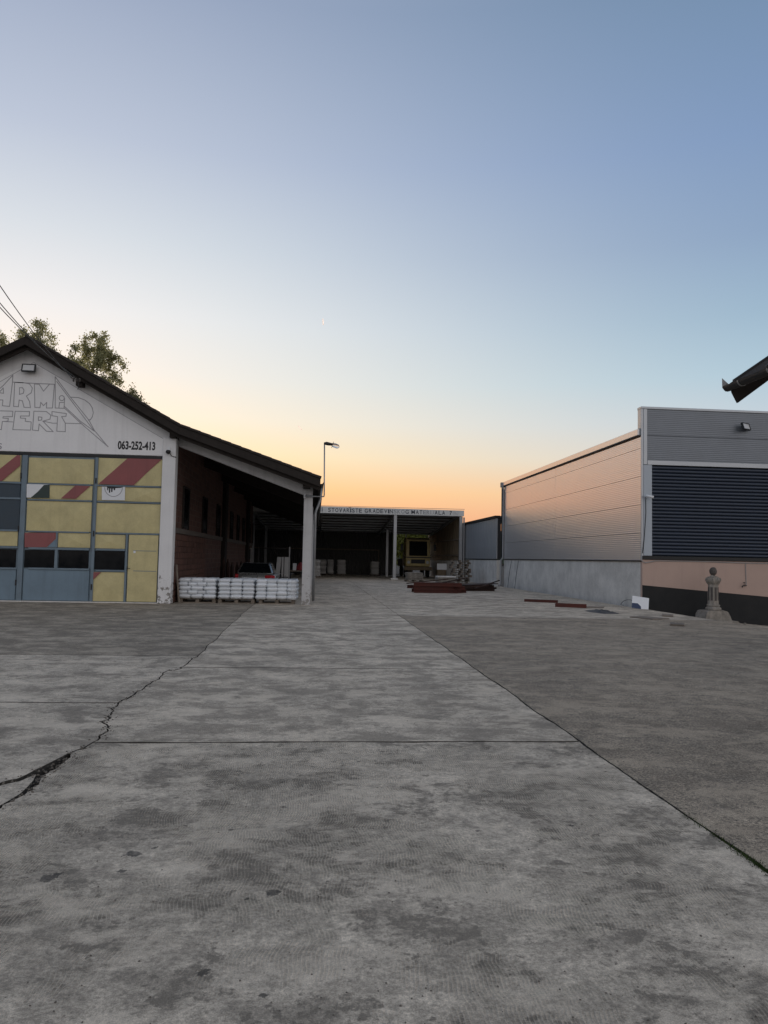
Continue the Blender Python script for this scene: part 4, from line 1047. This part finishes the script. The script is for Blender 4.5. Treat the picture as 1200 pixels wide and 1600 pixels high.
quadwin('rear_window', (0, 1, 5, 4), .012); quadwin('windscreen', (2, 3, 7, 6), .012); quadwin('side_window', (1, 2, 6, 5), .012); quadwin('side_window', (3, 0, 4, 7), .012)
for s in (-1, 1):
    MB().box((s * .80 - .12 * (s > 0) - (.1 if s < 0 else 0) + (.1 if s < 0 else 0) - (.0), -.02, .66), (s * .80 + (.02 if s > 0 else .14), .12, .83)).build('tail_light', MT['tail'], car, bevel=.02) if s < 0 else MB().box((.42, -.02, .67), (.83, .12, .80)).build('tail_light', MT['tail'], car, bevel=.02)
    for y in (.75, 3.3):
        w_ = MB().lathe([(.14, -.1), (.29, -.1), (.315, -.06), (.315, .06), (.29, .1), (.14, .1)], (s * .76, y, .315), 18, 'X').build('wheel', MT['tyre'], car, True)
        MB().lathe([(.02, -.07), (.13, -.09), (.19, -.105), (.19, .105), (.13, .09), (.02, .07)], (s * .76, y, .315), 14, 'X').build('rim', MT['galv'], w_, True)
MB().box((-.74, -.06, .34), (.74, .06, .52)).build('bumper', MT['silver'], car, bevel=.03)
MB().box((-.26, -.03, .58), (.26, .04, .69)).build('number_plate', MT['white'], car)

# things standing in the gloom behind the car
random.seed(8)
for k in range(7):
    x = -4.3 + k * .2; y = 36.6 + random.uniform(-.2, .2); h = random.uniform(1.2, 1.5)
    tag(MB().tube([(x, y, 0), (x, y, h - .22), (x, y, h - .1), (x, y, h)], [.085, .085, .04, .03], 10).build('gas_cylinder', MT['rustdark'], smooth=True), 'dark upright gas cylinder in the row along the brick wall', 'gas cylinder', 'gas cylinders along the brick wall')
for k, (px, w_) in enumerate(((433, .22), (441.5, .10), (447.5, .22))):
    yy = 41.0; c_ = OY(px, 880, yy); zt_ = OY(px, 868, yy).z; zb_ = OY(px, 897, yy).z
    o = MB().box((-w_/2, -.02, 0), (w_/2, .02, 1.56)).build('leaning_sheet', MT['concrete_beam'], None, loc=(c_.x, yy, 0), rot=(RAD(-5), RAD((4, 0, 0)[k]), 0))
    tag(o, ('white panel leaning at a slant behind the parked car', 'narrow white strip leaning beside two white panels', 'upright white panel next to the steel frame post')[k], 'panel')
fr = tag(empty('steel_trolley', (OY(452, 880, 40).x, 40, 0)), 'dark steel frame trolley with a tall post behind the car', 'trolley')
MB().bar((0, 0, 0), (0, 0, 2.1), .06, .06).build('post', MT['galv'], fr)
MB().bar((-1.6, 0, 2.0), (-.03, 0, 2.0), .05, .05).bar((-1.6, 0, 0), (-1.6, 0, 1.97), .05, .05).bar((-1.6, 0, .5), (-.03, 0, .5), .3, .05).build('frame', MT['steel_dark'], fr)
tb = tag(empty('work_table', (-.95, 44, 0)), 'low grey work table beside the canopy columns', 'table')
MB().box((-.5, -.4, .74), (.45, .4, .8)).build('tabletop', MT['wood'], tb)
for sx in (-.46, .4):
    for sy in (-.35, .33): MB().box((sx, sy, 0), (sx + .05, sy + .05, .74)).build('leg', MT['steel_dark'], tb)
mb = MB()
for i in range(7):
    for j in range(9):
        a_ = 2 * math.pi * j / 9; r_ = .34 * (1 - i / 6) ** .7 * (1 + .25 * noise.noise(Vector((i, j, 0)))); mb.v.append((r_ * math.cos(a_), r_ * math.sin(a_), .5 * i / 6))
for i in range(6):
    for j in range(9): a_ = i * 9 + j; b_ = i * 9 + (j + 1) % 9; mb.f.append((a_, b_, b_ + 9, a_ + 9))
mb.f.append(tuple(range(9))[::-1])
tag(mb.build('red_tarpaulin', MT['redtarp'], loc=(-.82, 44, .8), smooth=True), 'crumpled red tarpaulin heaped on the low work table', 'tarpaulin')
tag(box('carton', (-1.25, 43.8, .8), (-1.05, 44.1, 1.2), MT['white'], None, .01), 'small white carton on the low work table', 'carton')

# ------------------------------------------------------------------ truck in the right bay of the shed
tk = tag(empty('parked_truck', (8.85, 64.6, 0)), 'old beige truck with wide mirrors parked nose-out in the shed', 'truck')
MB().prism([(0, .95), (0, 1.75), (.16, 3.25), (.3, 3.42), (1.7, 3.42), (1.7, .95)], -1.05, 1.05, 'X').build('cab', MT['truckpaint'], tk, bevel=.05)
MB().prism([(-.025, 1.86), (.125, 3.12), (.135, 3.12), (-.015, 1.86)], -.78, .78, 'X').build('windscreen', simple('black_windscreen', (.004, .005, .005), .4, var=.2, bump=0, Specular_IOR_Level=.05), tk)
MB().prism([(-.12, 3.25), (.2, 3.36), (.2, 3.40), (-.14, 3.29)], -.95, .95, 'X').build('sun_visor', MT['palewood'], tk)
MB().box((-.6, -.03, 1.2), (.6, .02, 1.55)).build('grille', MT['steel_dark'], tk)
MB().box((-1.15, -.10, 1.68), (1.15, -.03, 1.76)).build('wiper_bar', MT['black_trim'], tk)
MB().box((-1.2, -.22, .62), (1.2, .1, .92)).build('bumper', MT['palewood'], tk, bevel=.03)
for s in (-1, 1):
    MB().lathe([(.13, 0), (.14, .04)], (s * .82, -.045, 1.3), 14, 'Y').build('headlight', MT['lampglass'], tk)
    m_ = MB().tube([(s * 1.03, .1, 3.1), (s * 1.4, -.05, 3.05), (s * 1.45, -.05, 2.2), (s * 1.04, .05, 1.9)], .02, 6).build('mirror_arm', MT['black_trim'], tk)
    MB().box((s * 1.43 - .11, -.1, 2.3), (s * 1.43 + .11, -.03, 2.85)).build('mirror', MT['black_trim'], m_, bevel=.015)
    for y in (.85, 4.2):
        w_ = MB().lathe([(.2, -.14), (.46, -.14), (.5, -.08), (.5, .08), (.46, .14), (.2, .14)], (s * .95, y, .5), 18, 'X').build('wheel', MT['tyre'], tk, True)
        MB().lathe([(.05, -.12), (.24, -.145), (.24, .145), (.05, .12)], (s * .95, y, .5), 12, 'X').build('rim', MT['galv'], w_)
MB().box((-.4, .9, .62), (.4, 5.4, .84)).build('chassis', MT['steel_dark'], tk)
MB().box((-1.15, 1.85, .95), (1.15, 5.6, 1.08)).box((-1.15, 1.85, 1.081), (-1.1, 5.6, 1.6)).box((1.1, 1.85, 1.081), (1.15, 5.6, 1.6)).box((-1.099, 1.85, 1.081), (1.099, 1.9, 2.2)).box((-.5, 1.0, .84), (.5, 5.3, .945)).build('cargo_bed', MT['wood'], tk)

# timber, pallets, slabs, red steel in front of the shed
def pallet_stack():
    cx, cy = OY(719, 900, 50.5).x, 50.5
    for k in range(11):
        o = make_pallet(f'weathered wooden pallet in the leaning stack against the low grey building', 'pallets in the tall stack', (cx + random.uniform(-.12, .12), cy + random.uniform(-.08, .08), k * .1441), random.uniform(-.12, .12), 1.2, .8)
pallet_stack()
# low stacks of stone slabs in front of the post
sl = MB().box((-.55, -.42, 0), (.55, .42, .055)).mesh('stone_slab', MT['stone'], bevel=.008)
for (cx, cy, n_, lab) in ((6.95, 52.6, 9, 'grey paving slab in the stack beside the shed post'), (8.2, 47.2, 6, 'grey paving slab in the low stack near the red steel')):
    make_pallet(lab.replace('grey paving slab in', 'flat wooden pallet under'), 'pallets under paving slabs', (cx, cy, 0), .1, 1.2, .9)
    for k in range(n_):
        tag(link('paving_slab', sl, None, (cx + random.uniform(-.05, .05), cy + random.uniform(-.05, .05), .144 + k * .0552), (0, 0, .1 + random.uniform(-.06, .06))), lab, 'paving slab', 'stacked paving slabs')
tag(MB().box((-.6, -.3, 0), (.6, .3, .08)).build('foam_board', MT['concrete_wall'], None, loc=(8.25, 47.2, .4765), rot=(0, 0, .12), bevel=.01), 'pale foam board lying on the low slab stack near the red steel', 'foam board')
# red steel beams
def ibeam(L_, h=.16, w=.12):
    return MB().prism([(-w/2,0),(w/2,0),(w/2,.02),(.012,.02),(.012,h-.02),(w/2,h-.02),(w/2,h),(-w/2,h),(-w/2,h-.02),(-.012,h-.02),(-.012,.02),(-w/2,.02)], -L_/2, L_/2, 'X').mesh('steel_girder', MT['rust'])
ib = [ibeam(2.1), ibeam(1.9), ibeam(2.3)]
for ly in range(3):
    for k in range(5 - 2 * (ly > 1)):
        o = link('steel_girder', ib[(ly + k) % 3], None, (5.95 + random.uniform(-.26, .26) - .05 * ly, 35.6 + k * .33 + random.uniform(-.04, .04), ly * .1605), (0, 0, .06 + random.uniform(-.035, .035) * (1 + ly)))
        tag(o, f'dark red steel beam in the {("bottom", "middle", "top")[ly]} layer of the neat beam pile', 'girder', 'red steel beams in the neat pile')
mb2 = ibeam(2.6, .1, .1)
z_ = 0
for k in range(12):
    lay = k // 4
    o = link('steel_girder', mb2, None, (8.15 + random.uniform(-.3, .3), 38.6 + (k % 4) * .4, lay * .1005), (0, 0, random.uniform(-.12, .12) + .3))
    o.data.materials[0] = MT['rustdark']
    tag(o, 'dark rusty steel bar in the scattered scrap pile by the grey building', 'steel bar', 'scrap steel bars by the grey building')
for k in range(4):
    o = link('steel_girder', ib[k % 3], None, (7.2 + k * .1, 42.0 + k * .3, 0), (0, 0, .35 + random.uniform(-.1, .1)))
    tag(o, 'dark red steel beam lying flat behind the neat beam pile', 'girder', 'red beams lying behind the pile')
for k, (x, y, a_, t_) in enumerate(((6.5, 36.2, .5, 9), (7.6, 37.4, -.35, 7), (5.5, 36.6, .25, 6), (8.9, 38.4, .75, 10))):
    o = link('steel_bar', MB().prism([(-.03, 0), (.03, 0), (.03, .05), (-.03, .05)], -1.1, 1.1, 'X').mesh('steel_bar', MT['rustdark']), None, (x, y, (.52, .2, .5, .34)[k]), (0, RAD(-t_), a_))
    tag(o, ('rusty bar tilted across the top of the red beam pile', 'rusty bar sloping between the red pile and the scrap heap', 'rusty bar lying askew on the far side of the red beam pile', 'rusty bar sticking up out of the scrap heap')[k], 'steel bar')
tag(MB().box((-.9, -.5, 0), (.9, .5, .04)).build('scrap_sheet', MT['rustdark'], None, loc=(8.6, 39.2, .32), rot=(0, RAD(-3), .25)), 'dark rusty sheet lying across the scrap steel bars', 'scrap sheet')
# crates beside the truck
tag(box('crate', (10.0, 61.2, 0), (10.7, 61.9, 1.25), MT['palewood'], None, .02), 'tall pale wooden crate between the truck and the side boards', 'crate')
tag(MB().box((-.4, -.01, 0), (.4, .01, .5)).build('white_sheet', MT['white'], None, loc=(10.35, 61.15, .75), rot=(RAD(-6), 0, 0)), 'pale sheet of paper on the front of the wooden crate', 'paper')

# ------------------------------------------------------------------ things lying along the warehouse
def flat(name, pts_px, h, mat, lab, cat, z=0):
    q = [G(*p) for p in pts_px]; c_ = sum(q, Vector()) / len(q)
    o = MB().prism([(v.x - c_.x, v.y - c_.y) for v in q], 0, h, 'Z').build(name, mat, None, loc=(c_.x, c_.y, 0)); tag(o, lab, cat); return o
def beam_at(pa, pb, w, h, lab):
    A_, B_ = G(*pa), G(*pb); c_ = (A_ + B_) / 2; d_ = B_ - A_; L_ = d_.length
    o = link('steel_channel', MB().prism([(-w/2, 0), (w/2, 0), (w/2, h), (w/2 - .015, h), (w/2 - .015, h - .025), (-w/2 + .015, h - .025), (-w/2 + .015, h), (-w/2, h)], -L_/2, L_/2, 'X').mesh('steel_channel', MT['rust']), None, (c_.x, c_.y, 0), (0, 0, math.atan2(d_.y, d_.x)))
    tag(o, lab, 'steel channel')
beam_at((819.5, 940), (871.5, 942), .16, .10, 'rusty steel channel lying farther along the concrete base wall')
beam_at((868, 948), (916, 950), .2, .13, 'thick rusty steel channel lying nearer the leaning white panel')
# dark rag heap
mb = MB(); q = G(940, 956.5)
for i in range(9):
    for j in range(13):
        a_ = 2 * math.pi * j / 13; r_ = (i / 8)
        z = .07 * (1 - r_) * (1 + noise.noise(Vector((i * .8, j * 1.3, 2)))) + .05 * max(0, noise.noise(Vector((math.cos(a_) * r_ * 4, math.sin(a_) * r_ * 4, 5))))
        if i == 8: z = 0
        k = 1 + .35 * noise.noise(Vector((math.cos(a_) * 1.6, math.sin(a_) * 1.6, 8)))
        mb.v.append((q.x + .5 * r_ * k * math.cos(a_), q.y + .75 * r_ * k * math.sin(a_), z + .002))
for i in range(8):
    for j in range(13): a_ = i * 13 + j; b_ = i * 13 + (j + 1) % 13; mb.f.append((a_, b_, b_ + 13, a_ + 13))
tag(mb.build('rag_heap', MT['steel_dark'], smooth=True), 'flat heap of dark rags on the concrete near the steel channels', 'rag heap')
flat('flat_board', [(984, 965), (1000, 963.5), (1046, 967.5), (1020, 968.5)], .03, MT['wood'], 'thin flat board lying alone on the yard, longest of three', 'board')
flat('flat_board', [(1034, 961), (1052, 962), (1052, 964.5), (1035, 963.5)], .05, MT['wood'], 'short dark plank nearest the stone pillar', 'board')
flat('flat_board', [(1047, 975), (1069, 976.5), (1069, 979), (1047, 978)], .05, MT['wood'], 'short dark plank lying out on the yard edge', 'board')
flat('flat_board', [(900, 947.5), (944, 949), (943, 950.5), (900, 949)], .025, MT['wood'], 'thin pale lath beside the thick rusty channel', 'board')
# leaning white panel with blue corner
pa, pb = OX(991, 952, XW - .35), OX(1013, 953, XW - .2)
pn = tag(empty('discarded_sign', (11.4, 25.75, 0), RAD(-14)), 'white panel with a dark blue lower corner leaning on the warehouse wall', 'sign')
k = MB().box((-.27, 0, 0), (.30, .02, .46)).build('sheet', MT['white'], pn); k.rotation_euler = (RAD(-24), RAD(8), 0)
k = MB().prism([(-.27, .002), (.05, .002), (.04, .10), (-.08, .2), (-.27, .18)], -.004, -.0005).build('blue_print', MT['bluepatch'], pn); k.rotation_euler = (RAD(-24), RAD(8), 0)
wr = [OX(986 + 12 * math.cos(t * .45) - 4, 946 - 9 * math.sin(t * .45), XW - .1) for t in range(0, 10)]
for w_ in wr: w_.z = max(w_.z, .012)
tag(MB().tube(wr, .01, 5).build('wire_loop', MT['cable']), 'bent black wire loop against the concrete base beside the white panel', 'wire')

# carved stone pillar
SX, SY = 13.86, 25.3; SZ = zg(SX) - .02
mon = tag(empty('stone_pillar', (SX, SY, SZ)), 'weathered carved stone pillar topped by a ball in front of the pink wall', 'stone pillar')
mon.scale = (.72, .72, .86)
random.seed(2)
def rough_mesh(mb, amp, sub=2):
    bm = bmesh.new(); me = mb.mesh('t', None); bm.from_mesh(me)
    bmesh.ops.subdivide_edges(bm, edges=list(bm.edges), cuts=sub, use_grid_fill=True)
    for v in bm.verts:
        n_ = noise.noise_vector(v.co * 6.0) * amp + noise.noise_vector(v.co * 17.0) * amp * .5
        if v.co.z < .03: n_.z = 0
        v.co += n_
    bm.to_mesh(me); bm.free(); return me
def stone(name, mb, mat, amp=.012, sub=2):
    me = rough_mesh(mb, amp, sub); me.name = name; me.materials.append(mat); return link(name, me, mon)
# splayed base block: wide, broken, stepped on the left
stone('base_block', MB().prism([(-.72, 0), (.68, 0), (.66, .10), (.5, .42), (.42, .47), (-.42, .47), (-.56, .43), (-.62, .28)], -.5, .5), MT['stone'], .03, 3)
stone('base_step', MB().prism([(-.8, 0), (.98, 0), (.9, .07), (-.74, .11)], -.62, .6), MT['stone'], .02, 3)
stone('torus', MB().lathe([(.30, .44), (.36, .50), (.36, .56), (.30, .60), (.28, .62), (.31, .66), (.29, .70)], (0, 0, 0), 12), MT['stone'], .012, 1)
stone('shaft', MB().lathe([(.265, .69), (.25, .76), (.245, 1.2), (.235, 1.5)], (0, 0, 0), 8, rot=math.pi / 8), MT['stone'], .012, 3)
for k in range(8):
    a_ = k * math.pi / 4; c_ = Vector((math.cos(a_), math.sin(a_), 0)) * .226
    o = MB().box((-.006, -.05, .86), (.012, .05, 1.4)).build('carved_flute', MT['stone_dark'], mon, loc=tuple(c_), rot=(0, 0, a_), bevel=.004)
stone('capital', MB().lathe([(.23, 1.49), (.29, 1.56), (.34, 1.64), (.345, 1.72), (.30, 1.75), (.27, 1.81), (.15, 1.83), (.10, 1.88)], (0, 0, 0), 8, rot=math.pi / 8), MT['stone'], .03, 2)
for k in range(8):
    a_ = k * math.pi / 4 + .3; p_ = Vector((math.cos(a_) * .31, math.sin(a_) * .31, 1.7))
    mb = MB().lathe([(.01, -.09), (.05, -.04), (.055, .02), (.02, .08)], tuple(p_), 7); stone('carved_leaf', mb, MT['stone'], .014, 1)
stone('ball', MB().lathe([(.06, 1.86), (.11, 1.90), (.165, 1.97), (.175, 2.05), (.15, 2.13), (.09, 2.19), (.02, 2.205)], (0, 0, 0), 12), MT['stone_dark'], .01, 1)
hz = [Vector((SX + .42, 26.22, .46)), Vector((SX + .42, 26.1, .25)), Vector((SX + .46, 26.02, 0)), Vector((SX + .52, 25.92, -.2)), Vector((SX + .6, 25.8, zg(SX + .6) + .02)), Vector((SX + .75, 25.65, zg(SX + .75) + .02))]
tag(MB().tube(hz, .018, 6).build('hose', MT['hose'], smooth=True), 'thin pale hose hanging from the wall behind the stone pillar', 'hose')
for (px, py) in ((1146, 969), (1164, 973)):
    q = OY(px, py, 25.4); mb = MB().lathe([(.02, 0), (.05, .02), (.045, .05), (.015, .07)], (0, 0, 0), 7)
    o = mb.build('stone_chip', MT['stone'], None, loc=(q.x, 25.4, zg(q.x) - .004)); tag(o, 'small stone chip lying on the concrete beside the stone pillar', 'stone', 'stone chips by the pillar')

# ------------------------------------------------------------------ canopy corner on the right
YC = 12.0
c_lo = OY(1140, 599, YC); c_up = OY(1200, 558, YC); sl_ = (c_up.z - c_lo.z) / (c_up.x - c_lo.x)
XA, ZA_ = c_lo.x, c_lo.z; XZ = XA + 3.4
cn = tag(empty('side_canopy', (XA + 3, 9, 0)), 'dark lean-to canopy with gutter and fascia jutting in beside the yard', 'canopy')
def Cp(o): o.parent = cn; o.matrix_parent_inverse = Matrix.Translation((-(XA + 3), -9, 0)); return o
rl = lambda x: ZA_ + (x - XA) * sl_
Cp(MB().prism([(XA, rl(XA)), (XZ, rl(XZ)), (XZ, rl(XZ) - .05), (XA, rl(XA) - .05)], 4, YC).build('roof_sheet', MT['roof_dark']))
for k in range(9):
    y = YC - .12 - k * .9
    Cp(MB().prism([(XA, rl(XA) + .002), (XZ, rl(XZ) + .002), (XZ, rl(XZ) + .04), (XA, rl(XA) + .04)], y - .03, y + .03).build('roof_batten', MT['steel_dark']))
lo = OY(1151, 630, YC); lo2 = OY(1200, 594, YC); s2 = (lo2.z - lo.z) / (lo2.x - lo.x)
cl = OY(1141, 614, YC)
Cp(MB().prism([(XA, rl(XA) - .052), (XZ, rl(XZ) - .052), (XZ, lo.z + (XZ - lo.x) * s2), (lo.x, lo.z), (cl.x + .02, cl.z)], YC - .05, YC).build('end_fascia', MT['fascia']))
gc = (XA - .03, rl(XA) - .055); gp = [(gc[0] + .085 * math.cos(math.pi + math.pi * k / 8), gc[1] + .085 * math.sin(math.pi + math.pi * k / 8)) for k in range(9)]
gp += [(gc[0] + (x_ - gc[0]) * .92, gc[1] + (z_ - gc[1]) * .92) for x_, z_ in gp[::-1]]
Cp(MB().prism(gp, 4, YC + .02).build('gutter', MT['steel_dark']))
for k in range(8):
    y = YC - .45 - k * .8
    Cp(MB().prism([(x_ + (x_ - gc[0]) * .05, z_ + (z_ - gc[1]) * .05) for x_, z_ in gp[:9]] + [(x_, z_) for x_, z_ in gp[:9][::-1]], y, y + .035).build('gutter_bracket', MT['galv']))
e_ = OY(1130, 591, YC + .02)
Cp(MB().prism([(gc[0] - .085, gc[1] - .02), (gc[0] - .088, e_.z), (gc[0] + .07, gc[1] + .01), (gc[0] + .04, gc[1] - .07), (gc[0] - .03, gc[1] - .08)], YC + .022, YC + .03).build('gutter_end', MT['galv']))
for y in (4.4, 8.2, 11.6):
    Cp(box('post', (XZ - .2, y, 0), (XZ - .05, y + .15, rl(XZ - .2) - .2), MT['steel_dark']))
    Cp(MB().prism([(XA + .08, rl(XA + .08) - .06), (XZ, rl(XZ) - .06), (XZ, rl(XZ) - .2), (XA + .08, rl(XA + .08) - .16)], y, y + .1).build('rafter', MT['fascia']))

# ------------------------------------------------------------------ trees
def tree(label, base, height, crown, seed, mat, nleaf, leaf=.16, group=None, lobes=None):
    rnd = random.Random(seed); o = tag(empty('broadleaf_tree', base), label, 'tree', group)
    mb = MB(); zc, rx, rzv = crown
    mb.tube([(0, 0, 0), (.15, .1, height * .3), (-.1, 0, height * .6), (.05, 0, height * .93)], [.32, .24, .15, .03], 8)
    tips = []
    for k in range(16):
        z0 = height * rnd.uniform(.35, .8); a = k * 2.4 + rnd.uniform(-.3, .3)
        u = (z0 - (zc - rzv)) / (2 * rzv); rr = rx * rnd.uniform(.6, .95)
        zz_ = min(z0 + rr * rnd.uniform(.9, 1.5), zc + rzv * .9); rel = (zz_ - zc) / rzv
        rr *= max(.25, (1 - rel * rel)) ** .5 if abs(rel) < 1 else .3
        e = Vector((rr * math.cos(a), rr * math.sin(a), zz_)); s0 = Vector((0, 0, z0)); m_ = s0.lerp(e, .5) + Vector((0, 0, -.2))
        mb.tube([s0, m_, e], [.09, .05, .015], 5); tips += [e, m_.lerp(e, .5)]
        for q in range(4):
            e2 = e + Vector((rnd.gauss(0, .7), rnd.gauss(0, .7), rnd.uniform(.1, 1.2))); st_ = m_.lerp(e, rnd.uniform(.3, .9))
            mb.tube([st_, e2], [.03, .008], 4); tips += [e2]
    for k in range(60):
        a = rnd.uniform(0, 6.28); t = rnd.uniform(-.6, 1); r_ = rx * max(0, 1 - t * t) ** .5 * rnd.uniform(.4, 1.02)
        tips.append(Vector((r_ * math.cos(a), r_ * math.sin(a), zc + rzv * t)))
    tips.append(Vector((0, 0, zc + rzv)))
    for k in range(9):                 # upright leaders that break the outline
        a = rnd.uniform(0, 6.28); r_ = rx * rnd.uniform(.2, .95); zt_ = zc + rzv * (1 - (r_ / rx) ** 2 * .75) * rnd.uniform(.85, 1.1)
        for q in range(4): tips.append(Vector((r_ * math.cos(a), r_ * math.sin(a), zt_ - q * .5)))
        mb.tube([(r_ * math.cos(a) * .6, r_ * math.sin(a) * .6, zt_ - 2.2), (r_ * math.cos(a), r_ * math.sin(a), zt_)], [.035, .01], 4)
    mb.build('trunk', MT['bark'], o, True)
    lf = MB()
    for k in range(nleaf):
        t = rnd.choice(tips); s_ = rnd.choice((.13, .18, .24, .34))
        p = t + Vector((rnd.gauss(0, 1), rnd.gauss(0, 1), rnd.gauss(0, 1))).normalized() * (s_ * 1.9 * rnd.random() ** .45)
        d1 = Vector((rnd.gauss(0, 1), rnd.gauss(0, 1), rnd.gauss(0, .8))).normalized(); d2 = d1.orthogonal().normalized(); d2.rotate(Matrix.Rotation(rnd.uniform(0, 6.28), 3, d1)); d3 = d1.cross(d2)
        L_ = leaf * rnd.uniform(.6, 1.2)
        lf.v += [tuple(p), tuple(p + d2 * L_ * .5 + d3 * L_ * .38), tuple(p + d2 * L_), tuple(p + d2 * L_ * .5 - d3 * L_ * .38)]
        n_ = len(lf.v) - 4; lf.f.append((n_, n_ + 1, n_ + 2, n_ + 3))
    me = bpy.data.meshes.new('crown'); me.from_pydata(lf.v, [], lf.f); me.materials.append(mat); link('crown', me, o)
    return o
GT = 'trees behind the workshop roof'
YTR = 66.0
t1 = OY(58, 505, YTR); tree('broadleaf tree rising just behind the workshop ridge', (t1.x, YTR, 0), t1.z - .6, (t1.z - 4.6, 2.6, 4.6), 1, MT['leaf'], 12500, .17, GT)
t1 = OY(148, 520, YTR - 2); tree('fullest broadleaf tree, rising over the right slope of the workshop roof', (t1.x, YTR - 2, 0), t1.z - .8, (t1.z - 4.8, 2.9, 4.5), 2, MT['leaf'], 21000, .17, GT)
t1 = OY(-4, 512, YTR + 1); tree('broadleaf tree farthest from the canopy behind the workshop', (t1.x, YTR + 1, 0), t1.z - .6, (t1.z - 4.6, 1.5, 4.3), 3, MT['leaf'], 9000, .17, GT)
t1 = OY(205, 612, YTR - 3); tree('small treetop just showing over the lower roof slope', (t1.x, YTR - 3, 0), t1.z - .4, (t1.z - 3.0, 1.1, 3.0), 4, MT['leaf'], 6000, .17, GT)
for (x, y, lab) in ((7.4, 79, 'yellow-green bushy shrub behind the truck, nearest the dark back wall'), (10.2, 81, 'yellow-green bushy shrub directly behind the truck cab'), (13.4, 80, 'yellow-green bushy shrub behind the side boards of the shed')):
    o = tree(lab, (x, y, 0), 3.4, (1.9, 1.9, 1.8), int(x * 3), MT['leaf2'], 9000, .26, 'shrubs behind the shed'); o.name = 'shrub'; o['category'] = 'shrub'

# ------------------------------------------------------------------ two short vapour trails
for (pa, pb, lab) in (((505, 508), (504.5, 498), 'short upright white vapour trail high in the sky'), ((472, 672), (466, 665), 'small slanted white vapour trail low in the sky')):
    D = 9000
    tag(MB().tube([OY(pa[0], pa[1], D), OY((pa[0]+pb[0])/2, (pa[1]+pb[1])/2, D), OY(pb[0], pb[1], D)], [4, 8, 6], 6).build('vapour_trail', MT['vapour'], smooth=True), lab, 'vapour trail')
